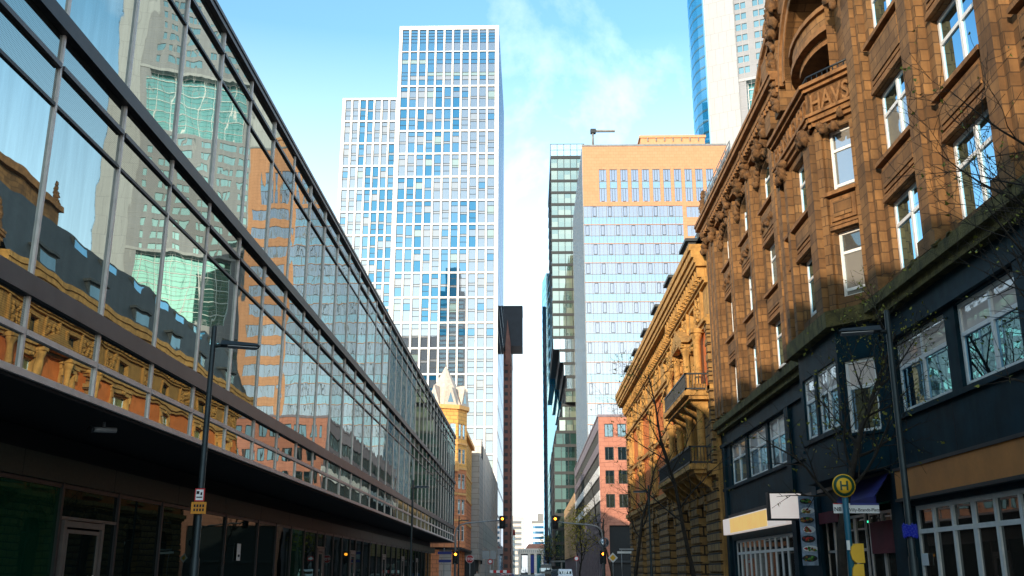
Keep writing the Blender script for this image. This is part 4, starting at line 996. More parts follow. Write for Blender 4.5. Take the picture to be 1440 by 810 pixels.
for s in (-1, 1):
    for u_ in (3.6, 5.2):
        trim.ob(F, cu_+s*u_-.42, cu_+s*u_+.42, 16.5 if abs(u_) < 3.2 else 18.4 if s > 0 else 20.2, 22.5-(u_-3.6)*.6, d0, d0+.38, 'sandstone')
    for k in range(26): cv.blob(F.P(cu_+s*(3.6)+rnd.uniform(-.22, .22), 18.6+k*.17, d0+.45), .17, 'carved_stone', .45, 1000+k+s*50)
    w_ = [F.P(cu_+s*(4.1+.55*math.exp(-k*.09)*math.cos(k*.5)), 22.3+.55*math.exp(-k*.09)*math.sin(k*.5), d0+.34) for k in range(26)]; cv.tube(w_, .15, 'sandstone_trim', 6)
    for k in range(8): cv.blob(F.P(cu_+s*2.9+rnd.uniform(-.3, .3), 21.6+k*.22, d0+.5), .22, 'carved_stone', .45, 1300+k)
for k in range(10): cv.blob(F.P(cu_+rnd.uniform(-.5, .5), 22.2+rnd.uniform(-.3, .6), d0+.55), .27, 'carved_stone', .45, 1400+k)
for k in range(9): cv.blob(F.P(51.6, 20.0+k*.22, .35), .42-.03*k, 'carved_stone', .3, 1500+k)
part('moulding', trim, SB); part('carving', cv, SB, 'stuff')
# roof and rooftop terrace railing
b = MB(); b.box(10.5, 24, 6.2, 52, 9, 19.4, 'dark_frame'); b.face([(10.4, 6, 20.4), (10.4, 52.2, 20.0), (14, 52.2, 23.6), (14, 6, 24)], 'roof_dark', Vector((-1, 0, 1))); b.box(14, 24, 6, 52.1, 19.5, 23.6, 'roof_dark')
b.box(11.2, 14, 44.5, 50.2, 20, 22.7, 'sandstone_trim'); b.box(11.0, 14.2, 44.3, 50.4, 22.7, 22.95, 'lead_grey'); part('roof', b, SB)
b = MB()
for k in range(8): b.tube([(9.6, 44+k*1.1, 20), (9.6, 44+k*1.1, 21.5)], .03, 'galv', 5)
for z_ in (20.4, 20.75, 21.1, 21.5): b.tube([(9.6, 44, z_), (9.6, 51.7, z_)], .022, 'galv', 5)
b.fq(Fr((9.6, 44, 0), (0, 1), (-1, 0)), 0, 7.7, 20.15, 21.4, -.03, 'lead_grey'); part('roof_railing', b, SB)
# windows
rp = Repeats(SB, 'window', 'pane')
for i, a in enumerate(near):
    for j, (z, e, r) in enumerate(rows):
        gm = 'curtain_glass' if (i+j) % 4 == 1 else 'window_glass'
        rp.put(('n', gm), lambda: casement(F, 2.4, e-z, 'window_white', gm, 2, .66, .1, None, 'window_glass'), F.P(a+1.2, z, -.16), tilt=.003)
for i, a in enumerate(far):
    for j, (z, e, r) in enumerate(rows):
        gm = 'curtain_glass' if (i*2+j) % 2 == 1 else 'window_glass'
        rp.put(('f', gm, round(e-z, 2)), lambda: casement(F, 2.25, e-z, 'window_white', gm, 2, .70, .09, .1), F.P(a+1.125, z, -.2), tilt=.003)
for Fb, o_ in bwins:
    w_ = o_[1]-o_[0]; gm = 'window_glass' if w_ > 1 else 'curtain_glass'
    rp.put(('b', round(w_, 2), round(Fb.u.x, 2)), lambda: casement(Fb, w_, o_[3]-o_[2], 'window_white', gm, 2 if w_ > 1.5 else 1, .68, .085, .12), Fb.P((o_[0]+o_[1])/2, o_[2], -.22), tilt=.003)
# dark shopfront storeys
lw = MB()
lw.ob(F, 6, 52.2, 8.55, 8.8, -.2, .25, 'moss_ledge'); lw.ob(F, 6, 52.2, 8.8, 9.1, -.2, .42, 'moss_ledge'); lw.slab([(10, 27.3), (8.75, 28.7), (8.75, 33.3), (10, 34.7)], 8.62, 9.1, 'moss_ledge')
for k in range(60): lw.blob(F.P(6.5+k*.76, 9.12, .25+rnd.uniform(-.1, .15)), rnd.uniform(.05, .13), 'moss_ledge', .5, 2000+k, sc=(1, 2, .6))
part('ledge', lw, SB)
cl = MB()
first = [(15.4, 18.7), (19.6, 22.9), (23.5, 26.9), (39.2, 42.1), (42.5, 46.2), (46.7, 50.2)]
shops = [(8, 18.8, .1, 3.35), (20.0, 26.9, .1, 3.35), (28.4, 35.6, .1, 3.6), (38.6, 50.6, .1, 3.15)]
wall(cl, F, 6, 52.2, 0, 8.56, [(a, c, 5.8, 7.75) for a, c in first]+shops, 'dark_cladding', .3)
for y in (6.1, 14.8, 19.05, 27.2, 35.2, 38.2, 51.2): cl.ob(F, y, y+.6, 0, 7.9, 0, .12, 'dark_cladding')
cl.ob(F, 6, 52.2, 5.62, 5.76, 0, .1, 'dark_cladding'); cl.ob(F, 6, 52.2, 7.8, 7.98, 0, .14, 'dark_cladding'); cl.ob(F, 6, 52.2, 4.28, 4.4, 0, .1, 'dark_frame')
LB = []
lp_ = [(9.9, 27.7), (9.05, 28.9), (9.05, 33.1), (9.9, 34.3)]
for i in range(3):
    a, c = Vector((*lp_[i], 0)), Vector((*lp_[i+1], 0)); u = c-a; ln = u.length; Fb = Fr(a, (u.x, u.y), (-u.y, u.x))
    if Fb.n.x > 0: Fb.n = -Fb.n
    op = [(.25, 2.35, 5.8, 7.75), (2.6, 3.9, 5.8, 7.75)] if i == 1 else [(.2, ln-.2, 5.5, 7.6)]
    wall(cl, Fb, 0, ln, 4.45, 8.62, op, 'dark_cladding', .2); LB += [(Fb, o_) for o_ in op]
    cl.ob(Fb, 0, ln, 5.42 if i != 1 else 5.62, 5.5 if i != 1 else 5.76, 0, .08, 'dark_cladding')
cl.slab([(10, 27.7), (9.05, 28.9), (9.05, 33.1), (10, 34.3)], 4.40, 4.449, 'dark_cladding')
part('shopfront_cladding', cl, SB)
b = MB()
for k in range(8): b.ob(F, 8+k*5.2, 8.02+k*5.2, 4.42, 5.6, 0, .004, 'black')
b.box(12.4, 12.5, 6.2, 52, 0, 8.4, 'shop_glass'); b.box(10.31, 12.4, 6.3, 52, 4.4, 4.6, 'black'); part('shop_interior', b, SB)
fw = [(a, c) for a, c in first]
for i, (a, c) in enumerate(fw):
    top = 'frosted_glass'; gm = 'window_glass' if i < 3 else 'curtain_glass'
    rp.put(('1f', round(c-a, 2), gm), lambda: casement(F, c-a, 1.95, 'window_white', gm, 1 if c-a < 1.5 else 2, .62, .1, None, top), F.P((a+c)/2, 5.8, -.1), tilt=.006)
for Fb, o_ in LB:
    w_ = o_[1]-o_[0]; rp.put(('lb', round(w_, 2), round(Fb.u.x, 2)), lambda: casement(Fb, w_, o_[3]-o_[2], 'window_white', 'curtain_glass' if w_ > 1.2 else 'window_glass', 2 if w_ > 1.6 else 1, .62, .1, None, 'frosted_glass'), Fb.P((o_[0]+o_[1])/2, o_[2], -.08), tilt=.005)
rp.done()
rp = Repeats(SB, 'shop_window', 'pane')
for a, c, z, e in shops:
    n_ = 2 if c-a < 9 else 3 if c-a < 11 else 4; w_ = (c-a)/n_
    if a == 28.4: continue
    for k in range(n_):
        rp.put(('s', round(w_, 3), round(e, 2)), lambda: casement(F, w_, e-z, 'window_white', 'shop_glass', 3, .80, .11), F.P(a+w_*(k+.5), z, -.12), tilt=.004)
rp.done()
for (a, c) in ((28.6, 31.0), (31.3, 33.4), (33.6, 35.5)):
    f, p = casement(F, c-a, 3.3, 'alu', 'shop_glass', 2, .68, .08); f2 = MB(); f2.add(f, F.P((a+c)/2, .1, -.2)); p2 = MB(); p2.add(p, F.P((a+c)/2, .1, -.2)); o = part('shop_door' if a > 33 else 'shop_window', f2, SB); sub('pane', p2, o)
pipe = MB(); pipe.tube([F.P(34.7, 9.1, .22), F.P(34.7, 19.4, .22)], .09, 'dark_frame', 8); part('downpipe', pipe, SB)

# fascias, awning, hanging sign boxes belong to the shops: each its own thing fixed to the facade
b = MB(); b.ob(F, 19.4, 27.3, 3.56, 4.28, .0, .2, 'orange_fascia'); b.ob(F, 19.35, 27.35, 4.281, 4.36, 0, .24, 'dark_frame'); b.ob(F, 19.35, 27.35, 3.48, 3.559, 0, .24, 'dark_frame'); solo('shop_fascia', b, 'plain orange brown shop fascia band above the white barred shop windows', 'shop sign')
b = MB(); b.ob(F, 38.9, 51.6, 3.45, 4.2, .02, .3, 'lit_white'); b.ob(F, 42.0, 49.8, 3.5, 4.15, .301, .31, 'lit_yellow'); solo('lit_shop_fascia', b, 'white shop fascia lit yellow in its middle, behind the square hanging sign', 'shop sign')
r = thing('hanging_sign_box', 'square white lit sign box jutting out from the dark facade beside the yellow-lit fascia', 'sign', (9.2, 37, 3.4))
b = MB(); b.box(8.62, 9.86, 36.9, 37.3, 3.48, 4.48, 'dark_frame'); b.box(9.86, 9.99, 37.02, 37.18, 3.8, 4.2, 'dark_frame'); part('case', b, r)
b = MB(); b.box(8.68, 9.8, 36.88, 36.899, 3.54, 4.42, 'lit_white'); part('sign_face', b, r)
r = thing('menu_banner', 'tall narrow menu board showing a column of food plates, beside the tree trunk', 'sign', (9.6, 35.6, 2))
b = MB(); b.box(9.36, 9.92, 35.6, 35.66, 1.9, 4.25, 'banner_bg'); b.box(9.92, 9.98, 35.6, 35.66, 2.2, 2.3, 'dark_frame'); b.box(9.92, 9.98, 35.6, 35.66, 3.9, 4.0, 'dark_frame'); part('board', b, r)
for k, m_ in enumerate(('food_c', 'food_a', 'food_a', 'food_b', 'food_b', 'food_c', 'food_c')):
    b = MB(); c_ = Vector((9.62+.05*(k % 2)-.02, 35.595, 4.06-k*.32)); FM = Fr(c_, (1, 0), (0, -1)); rx, rz_ = rnd.uniform(.2, .27), rnd.uniform(.09, .13)
    b.prism(FM, [(rx*math.cos(j*.42), rz_*math.sin(j*.42)) for j in range(15)], 0, .004, 'white_paint' if k % 2 else 'dark_frame')
    for j in range(9): b.blob(FM.P(rnd.uniform(-.7, .7)*rx, rnd.uniform(-.55, .55)*rz_, .006), rnd.uniform(.03, .055), m_ if j % 3 else rnd.choice(('food_a', 'food_b', 'food_c')), .4, k*20+j, 6, (1.3, .15, .8))
    part('plate_picture', b, r)
r = thing('shop_awning', 'dark blue shop awning with folds, beside the bus stop disc', 'awning', (9, 31, 3.6))
b = MB()
for k in range(4): b.face([F.P(28.0, 4.38-k*.17, .05+k*.12), F.P(31.8, 4.38-k*.17, .05+k*.12), F.P(31.8, 4.2-k*.17, .2+k*.12), F.P(28.0, 4.2-k*.17, .2+k*.12)], 'awning_blue', F.n+Vector((0, 0, 1)))
b.ob(F, 28.0, 31.8, 3.5, 3.69, .52, .56, 'awning_blue'); part('fabric', b, r)
b = MB()
for y in (28.2, 30, 31.6): b.tube([F.P(y, 4.3, .02), F.P(y, 3.7, .5)], .03, 'dark_frame', 5)
part('arm', b, r)
b = MB(); b.ob(F, 28.6, 30.6, 2.2, 3.1, -.14, -.1, 'awning_red'); solo('shop_blind', b, 'dark red shop blind behind the glass below the blue awning', 'blind')
b = MB(); b.ob(F, 33.0, 35.3, 3.25, 3.62, .05, .1, 'awning_red'); solo('shop_sign', b, 'dark red sign strip behind the bus stop name plate', 'sign')
for i, (y, l, z_) in enumerate(((31.4, 1.9, 3.25), (34.0, 1.6, 3.1))):
    b = MB(); b.tube([(10.9, y, z_), (10.9, y+l, z_)], .035, 'neon_green', 6); b.tube([(10.9, y+.3, z_), (10.9, y+.3, z_+.5)], .01, 'dark_frame', 4); b.tube([(10.9, y+l-.3, z_), (10.9, y+l-.3, z_+.5)], .01, 'dark_frame', 4); solo('neon_tube', b, ('longer' if i == 0 else 'shorter')+' green glowing tube light hanging inside the doorway under the awning', 'lamp', 'green tube lights in the doorway')
b = MB(); b.ob(F, 26.35, 26.75, 1.85, 2.15, -.1, -.09, 'white_paint'); solo('paper_notice', b, 'small white paper notice stuck on the barred shop window', 'notice')

# ------------------------------------------------------------------ ornate orange town house beyond it
PZ = thing('ornate_town_house', 'ornate orange and yellow stone house with a deep dark-shadowed cornice and a balconied end bay', 'town house', (12, 75, 0))
st = MB(); tr = MB(); cr = MB(); PY0, PY1 = 52.4, 102.0
cols = [71.6, 80.6, 89.6, 97.8]; rz = [57.4, 63.0]
FR_ = Fr((9.75, 0, 0), (0, 1), (-1, 0))
def pz_ops(cs, q): return [(c-.95*q, c+.95*q, .3, 6.1, .95*q) for c in cs]+[(c-.72*q, c+.72*q, 7.7, 10.3) for c in cs]+[(c-.72*q, c+.72*q, 11.7, 14.0) for c in cs]+[(c-.5*q, c+.5*q, 15.35, 16.5) for c in cs]
for Fq, u0, u1, cs in ((F, 66.2, PY1, cols), (FR_, PY0, 66.2, rz)):
    q = 1.75 if Fq is F else 1.3; ops = pz_ops(cs, q)
    wall(st, Fq, u0, u1, 0, 6.9, ops[:len(cs)], 'palazzo_rustic', .55)
    wall(st, Fq, u0, u1, 6.9, 11.1, [o for o in ops if 7 < o[2] < 11], 'palazzo_red' if Fq is F else 'palazzo_rustic', .4, 'palazzo_stone')
    wall(st, Fq, u0, u1, 11.1, 14.9, [o for o in ops if 11 < o[2] < 15], 'palazzo_red', .4, 'palazzo_stone')
    wall(st, Fq, u0, u1, 14.9, 19.0, [o for o in ops if o[2] > 15], 'palazzo_stone', .35)
    for k in range(13):   # rusticated courses
        z = .15+k*.52
        segs = sorted([(o[0], o[1]) for o in ops[:len(cs)]]) if z < 5.3 else []
        x = u0
        for a, c in segs+[(u1, u1)]:
            if a-x > .1: tr.ob(Fq, x+.02, a-.02, z, z+.44, 0, .11, 'palazzo_rustic')
            x = c
    for c in cs:
        # keystones, surrounds, hoods
        n_ = 9
        for k in range(n_):
            w0, w1 = math.pi*k/n_+.03, math.pi*(k+1)/n_-.03; P_ = lambda r, w, d: Fq.P(c-r*math.cos(w), 6.1-.95*q+r*math.sin(w), d); dd = .2 if k != n_//2 else .34
            ra_, rb_ = .95*q+.01, .95*q+.5; tr.hexa([P_(ra_, w0, 0), P_(rb_, w0, 0), P_(rb_, w1, 0), P_(ra_, w1, 0), P_(ra_, w0, dd), P_(rb_, w0, dd), P_(rb_, w1, dd), P_(ra_, w1, dd)], 'palazzo_rustic')
        for (z0_, z1_, ped) in ((7.7, 10.3, True), (11.7, 14.0, False)):
            for s in (-1, 1):
                tr.ob(Fq, c+s*(.72*q+.18)-.16, c+s*(.72*q+.18)+.16, z0_-.1, z1_+.1, 0, .18, 'palazzo_stone'); tr.ob(Fq, c+s*(.72*q+.3)-.1, c+s*(.72*q+.3)+.1, z1_-.35, z1_+.1, .18, .3, 'palazzo_stone')
            tr.ob(Fq, c-.72*q-.43, c+.72*q+.43, z1_+.1, z1_+.38, 0, .2, 'palazzo_stone'); tr.ob(Fq, c-.72*q-.58, c+.72*q+.58, z1_+.38, z1_+.52, 0, .3, 'palazzo_stone'); tr.ob(Fq, c-.72*q-.38, c+.72*q+.38, z0_-.3, z0_-.1, 0, .3, 'palazzo_stone')
            if ped: tr.prism(Fq, [(c-.72*q-.58, z1_+.52), (c+.72*q+.58, z1_+.52), (c, z1_+1.1)], 0, .27, 'palazzo_stone')
            for k in range(4): cr.blob(Fq.P(c+rnd.uniform(-.3, .3), z1_+.24, .22), .13, 'palazzo_stone', .4, int(c*10)+k)
        tr.ob(Fq, c-.5*q-.16, c-.5*q, 15.25, 16.6, 0, .12, 'palazzo_stone'); tr.ob(Fq, c+.5*q, c+.5*q+.16, 15.25, 16.6, 0, .12, 'palazzo_stone'); tr.ob(Fq, c-.5*q-.2, c+.5*q+.2, 16.5, 16.68, 0, .16, 'palazzo_stone')
    cc = sorted(cs); mids = [cc[0]-2.3]+[(a+b)/2 for a, b in zip(cc[:-1], cc[1:])]+[cc[-1]+2.1]
    for m_ in mids:
        for s in (-.55, .0, .55):
            if u0 < m_+s < u1:
                for k in range(5): cr.blob(Fq.P(m_+s+rnd.uniform(-.14, .14), 15.45+k*.25, .12), .15, 'palazzo_stone', .45, int(m_*20)+k+int(s*10))
        tr.ob(Fq, m_-.95, m_-.8, 15.1, 16.9, 0, .16, 'palazzo_stone') if u0 < m_-.95 else None
        tr.ob(Fq, m_+.8, m_+.95, 15.1, 16.9, 0, .16, 'palazzo_stone') if m_+.95 < u1 else None
    for za, zb, d in ((6.55, 6.75, .3), (6.75, 7.1, .45), (11.05, 11.3, .2), (14.55, 14.75, .2), (14.75, 14.95, .34), (14.95, 15.1, .16), (16.9, 17.05, .18), (17.05, 17.25, .3), (17.85, 18.05, .85), (18.05, 18.35, .95), (18.35, 18.75, 1.08), (18.75, 19.1, 1.18)): tr.ob(Fq, u0-.02, u1+.02, za, zb, -.1, d-(.25 if za > 17.5 and Fq is FR_ else 0), 'palazzo_stone')
    k = u0+.2
    while k < u1-.3: tr.ob(Fq, k, k+.24, 17.27, 17.83, .0, .52, 'palazzo_stone'); tr.ob(Fq, k+.35, k+.5, 17.1, 17.24, .3, .42, 'palazzo_stone'); k += .78
    # quoins
    for e in ((u0, 1), (u1, -1)):
        for k in range(18): l_ = .75 if k % 2 else .5; a, c = sorted((e[0], e[0]+e[1]*l_)); tr.ob(Fq, a, c, 7.15+k*.42, 7.15+k*.42+.36, 0, .2, 'palazzo_rustic')
st.fq(Fr((10, PY1, 0), (1, 0), (0, 1)), 0, 16, 0, 19, 0, 'palazzo_stone'); st.fq(Fr((9.75, 66.2, 0), (1, 0), (0, 1)), 0, .25, 0, 19, 0, 'palazzo_stone'); st.fq(Fr((9.75, 52.4, 0), (1, 0), (0, -1)), 0, .25, 0, 19, 0, 'palazzo_stone')
part('wall', st, PZ); 
bl = MB(); ring = MB()
for zf, y0_, y1_ in ((7.15, 53.2, 66.6), (11.15, 53.6, 62.4)):
    bl.ob(FR_, y0_, y1_, zf-.25, zf, 0, 1.35, 'palazzo_stone'); bl.ob(FR_, y0_+.1, y1_-.1, zf-.45, zf-.25, 0, 1.1, 'palazzo_stone')
    k = y0_+.5
    while k < y1_: bl.prism(Fr(FR_.P(k, 0, 0), (-1, 0), (0, 1)), [(0, zf-.45), (1.0, zf-.45), (.8, zf-.75), (.25, zf-1.15), (0, zf-1.5)], 0, .32, 'palazzo_stone'); k += 2.1
    for z_ in (zf+.08, zf+.9):
        bl.ob(FR_, y0_+.1, y1_-.1, z_, z_+.09, 1.2, 1.3, 'dark_frame'); bl.box(8.45, 9.73, y0_+.1, y0_+.18, z_, z_+.09, 'dark_frame')
    k = y0_+.15
    while k < y1_-.15: bl.tube([FR_.P(k, zf+.1, 1.25), FR_.P(k, zf+.9, 1.25)], .022, 'dark_frame', 4, False); k += .16
    for k in range(7): bl.tube([(8.55+k*.17, y0_+.14, zf+.1), (8.55+k*.17, y0_+.14, zf+.9)], .022, 'dark_frame', 4, False)
part('balcony', bl, PZ)
for k, y in enumerate((54.4, 58.3, 62.1, 65.6)):
    for zf, zt in ((7.2, 10.7), (11.3, 14.5)):
        q = MB(); q.lathe(FR_.P(y, zf, .42), [(.3, 0), (.3, .15), (.24, .22), (.23, .3), (.2, zt-zf-.5), (.22, zt-zf-.42), (.31, zt-zf-.2), (.33, zt-zf)], 'palazzo_stone', 12); q.ob(FR_, y-.36, y+.36, zf-.04, zf+.3, .06, .78, 'palazzo_stone'); q.ob(FR_, y-.36, y+.36, zt-.02, zt+.22, .0, .78, 'palazzo_stone'); part('column', q, PZ)
tr.prism(FR_, [(57.6, 14.75), (62.8, 14.75), (60.2, 16.0)], 0, .75, 'palazzo_stone')
part('moulding', tr, PZ); part('carving', cr, PZ, 'stuff')
rp = Repeats(PZ, 'window', 'pane')
for Fq, cs in ((FR_, rz), (F, cols)):
    for c in cs:
        q = 1.75 if Fq is F else 1.3
        rp.put(('a', q), lambda: casement(Fq, 1.9*q, 5.7, 'dark_frame', 'shop_glass', 2, .72, .1), Fq.P(c, .3, -.4), tilt=.003)
        for z, e, m_ in ((7.7, 10.3, 'window_glass'), (11.7, 14.0, 'window_glass')): rp.put(('b', round(e-z, 2), q), lambda: casement(Fq, 1.44*q, e-z, 'alu', m_, 2, .7, .08), Fq.P(c, z, -.28), tilt=.005)
        rp.put(('c', q), lambda: casement(Fq, 1.0*q, 1.15, 'dark_frame', 'b_window', 2, None, .08), Fq.P(c, 15.35, -.25), tilt=.003)
rp.done()
b = MB(); b.box(10.6, 26, PY0+.2, PY1-.1, 0, 18.9, 'dark_frame'); b.face([(9.2, PY0, 19.12), (9.2, PY1, 19.12), (12.2, PY1, 24.6), (12.2, PY0, 24.6)], 'roof_dark', Vector((-1, 0, 1))); b.face([(9, PY1, 19.12), (12.2, PY1, 24.6), (26, PY1, 24.6), (26, PY1, 19)], 'roof_dark', Vector((0, 1, 0))); b.face([(12.2, PY0, 24.6), (12.2, PY1, 24.6), (26, PY1, 25), (26, PY0, 25)], 'roof_dark', Vector((0, 0, 1)))
for k in range(2, 9): b.box(11.6, 13, 55+k*5.1, 57.6+k*5.1, 21.6, 24.2, 'roof_dark'); b.box(11.55, 11.59, 55.2+k*5.1, 57.4+k*5.1, 21.8, 24.0, 'window_glass')
FA = Fr((13.0, 0, 0), (0, 1), (-1, 0)); at = MB(); ow = [(54.2+k*3.9, 56.2+k*3.9, 22.0, 24.9) for k in range(3)]; wall(at, FA, 53, 66, 19.1, 26.2, ow, 'sandstone', .3); at.fq(Fr((13, 66, 0), (1, 0), (0, 1)), 0, 6, 19.1, 26.2, 0, 'sandstone'); at.fq(Fr((13, 53, 0), (1, 0), (0, -1)), 0, 6, 19.1, 26.2, 0, 'sandstone'); at.ob(FA, 52.9, 66.1, 26.2, 26.7, -6, .3, 'sandstone_trim'); at.slab([(13.2, 53), (13.2, 66), (18, 66), (18, 53)], 26.7, 26.8, 'roof_dark'); [at.blob((13.2, 65.6, 26.8+.3*k), .45-.05*k, 'carved_stone', .3, k) for k in range(6)]; [at.fq(FA, a+.06, c-.06, z, e, -.2, 'window_glass') for a, c, z, e in ow]; [at.ob(FA, (a+c)/2-.05, (a+c)/2+.05, z, e, -.19, -.1, 'window_white') for a, c, z, e in ow]; [at.ob(FA, a, c, z+1.8, z+1.9, -.19, -.12, 'window_white') for a, c, z, e in ow]; part('attic', at, PZ)
rf = part('roof', b, PZ)
for k in range(6):
    y = 56.5+k*7.6; q = MB(); q.box(9.5, 11.2, y, y+2.3, 19.2, 20.6, 'roof_dark'); q.box(9.3, 11.4, y-.2, y+2.5, 20.6, 20.78, 'roof_dark'); q.box(9.45, 9.499, y+.25, y+2.05, 19.5, 20.4, 'b_window'); raw('dormer', q.mesh('dormer'), rf)
# ------------------------------------------------------------------ street lamps
def lamp(label, loc, rz):
    o = thing('street_lamp', label, 'street lamp', loc, 'grey street lamps along both kerbs', rz)
    b = MB(); b.lathe((0, 0, 0), [(.11, 0), (.11, .1), (.078, .14), (.075, 1.9), (.058, 1.95), (.045, 6.0), (.04, 6.02)], 'lamp_metal', 12); b.box(-.03, .03, -.095, -.088, .5, .95, 'dark_frame'); lpart('pole', b, o)
    b = MB(); b.tube([(0, 0, 5.64), (.2, 0, 5.68), (.4, 0, 5.7)], [.035, .03, .03], 'lamp_metal', 8); lpart('arm', b, o)
    b = MB(); b.hexa([(.12, -.15, 5.66), (.82, -.15, 5.68), (.82, .15, 5.68), (.12, .15, 5.66), (.14, -.1, 5.75), (.76, -.1, 5.73), (.76, .1, 5.73), (.14, .1, 5.75)], 'lamp_metal')
    h = lpart('lamp_head', b, o); b = MB(); b.box(.25, .78, -.12, .12, 5.645, 5.659, 'sign_grey'); sub('lens', b, h); return o
L0 = lamp('grey street lamp nearest on the left, carrying an orange plate on its pole', (-5.75, 17.6, 0), R(20))
for loc, rz, lab in (((-5.75, 49.6, 0), 0, 'grey street lamp before the glass office block, second from the viewer'), ((-5.75, 82.5, 0), 0, 'small far street lamp near the end of the glass office block'),
                     ((6.15, 16.7, 0), R(165), 'grey street lamp on the right with a blue glittering band round its pole'), ((6.15, 52.7, 0), R(180), 'grey street lamp before the balconied orange town house'), ((6.15, 86, 0), R(180), 'far street lamp on the right near the brick corner block')):
    copytree(L0, loc, lab, rz)
b = MB()
for k in range(60): w_ = k*2.4; b.blob((6.15+.1*math.cos(w_), 16.7+.1*math.sin(w_), 2.24+k*.0033), .022, 'fairy_blue', .3, k, 5)
b.tube([(6.15+.1*math.cos(k*.8), 16.7+.1*math.sin(k*.8), 2.24+k*.0033) for k in range(60)], .012, 'fairy_blue', 4, False, False)
solo('fairy_light_band', b, 'band of tiny blue lights wound round the right lamp pole', 'decoration')
def plate(name, lab, cat, c, w_, h, mat, border=None, marks=(), n=(0, -1)):
    """flat rectangular sign facing the viewer"""
    r = thing(name, lab, cat, c); Fq = Fr(c, (-n[1], n[0]) if False else (1, 0), (0, -1)); b = MB()
    b.ob(Fq, -w_/2, w_/2, -h/2, h/2, -.012, 0, border or mat); 
    if border: b.ob(Fq, -w_/2+.02, w_/2-.02, -h/2+.02, h/2-.02, .0, .003, mat)
    for (a, z, ww, hh, m) in marks: b.ob(Fq, a-ww/2, a+ww/2, z-hh/2, z+hh/2, .004, .007, m)
    part('plate', b, r)
    if marks:
        pass
    return r
plate('parking_sign', 'small white sign with a red edge on the left lamp pole', 'sign', (-5.73, 17.49, 2.98), .17, .22, 'white_paint', 'sign_red', [(-.03, .04, .05, .05, 'black'), (.03, .02, .03, .05, 'black'), (0, -.04, .1, .02, 'black')])
plate('orange_plate', 'small orange notice plate with black writing under a white sign', 'sign', (-5.73, 17.49, 2.76), .26, .2, 'sign_orange', None, [(-.07+k*.05, .035-.07*j, .03, .045, 'black') for k in range(4) for j in range(2)])
# ------------------------------------------------------------------ bus stop
Bs = thing('bus_stop_sign', 'teal bus stop pole with a round yellow H disc and white name plate', 'bus stop', (6.17, 20, 0))
b = MB(); b.lathe((6.17, 20, 0), [(.06, 0), (.06, 3.1), (.05, 3.12)], 'sign_teal', 12); part('pole', b, Bs)
c_ = Vector((6.15, 19.93, 3.32)); b = MB(); b.lathe(c_, [(.225, -.02), (.225, 0), (.0, .001)], 'sign_yellow', 32, (0, -1, 0)); b.lathe(c_, [(.205, .001), (.205, .004), (0, .0045)], 'sign_green', 32, (0, -1, 0)); b.lathe(c_, [(.15, .005), (.15, .008), (0, .0085)], 'sign_yellow', 32, (0, -1, 0)); q = part('disc', b, Bs)
FS = Fr((0, 0, 0), (1, 0), (0, -1)); b = MB()
for s in (-1, 1): b.ob(Fr(c_, (1, 0), (0, -1)), s*.06-.018, s*.06+.018, -.09, .09, .009, .013, 'sign_green')
b.ob(Fr(c_, (1, 0), (0, -1)), -.042, .042, -.018, .018, .009, .013, 'sign_green'); raw('letter', b.mesh('letter'), q)
b = MB(); b.box(5.95, 6.84, 20.07, 20.09, 2.80, 2.99, 'white_paint'); b.box(6.28, 6.84, 20.066, 20.069, 2.955, 2.99, 'sign_blue'); b.box(5.95, 6.2, 20.066, 20.069, 2.975, 2.99, 'sign_red'); q = part('name_plate', b, Bs)
FN = Fr((0, 20.07, 0), (1, 0), (0, -1))
letters('Willy-Brandt-Platz', FN, 6.53, 2.835, .004, .085, False, 'lettering', 'black', .001, None, Bs, .0008); letters('N8', FN, 6.03, 2.84, .004, .11, False, 'lettering', 'black', .001, None, Bs, .002)
b = MB(); b.prism(Fr((6.31, 19.95, 0), (1, 0), (0, -1)), [(.1, 1.86), (.1, 2.22), (-.06, 2.22), (-.13, 2.16), (-.16, 2.04), (-.13, 1.92), (-.06, 1.86)], -.1, .06, 'sign_yellow'); b.prism(Fr((6.31, 19.95, 0), (1, 0), (0, -1)), [(.07, 1.4), (.07, 1.84), (-.08, 1.84), (-.14, 1.76), (-.16, 1.6), (-.12, 1.45), (-.06, 1.4)], -.1, .06, 'sign_yellow'); solo('yellow_ticket_box', b, 'yellow box with a rounded side fixed to the teal bus stop pole', 'box')
b = MB(); b.box(6.1, 6.16, 19.92, 19.935, 2.1, 2.28, 'white_paint'); solo('pole_sticker', b, 'white sticker on the teal bus stop pole', 'sticker')
# ------------------------------------------------------------------ traffic lights and road signs
def signal_head(x, y, z, r, lit='amber', n=3):
    b = MB(); b.box(x-.17, x+.17, y, y+.26, z-.5, z+.5, 'black'); hd = part('signal_head', b, r)
    for k in range(3):
        m_ = 'amber_light' if k == 0 else 'dark_frame'; q = MB(); q.lathe((x, y, z+.32-k*.32), [(.13, 0), (.13, .01), (.05, .03)], m_, 14, (0, -1, 0)); q.tube([(x-.14, y-.1, z+.36-k*.32), (x, y-.16, z+.47-k*.32), (x+.14, y-.1, z+.36-k*.32)], .02, 'black', 4); raw('lens', q.mesh('lens'), hd)
    b = MB(); b.box(x-.3, x+.3, y+.262, y+.28, z-.62, z+.62, 'black'); part('back_board', b, r)
r = thing('traffic_light', 'traffic light on a long curved arm reaching over the road from the left kerb', 'traffic light', (-7.3, 100, 0))
b = MB(); b.tube([(-7.3, 100, 0), (-7.3, 100, 5.1), (-7.2, 100, 5.7), (-6.9, 100, 6.05), (-6.3, 100, 6.25), (-4.5, 100, 6.42), (-2.7, 100, 6.55)], [.12, .1, .09, .08, .075, .065, .05], 'galv', 10); part('mast', b, r); signal_head(-2.72, 99.8, 6.35, r); signal_head(-7.25, 99.7, 3.0, r)
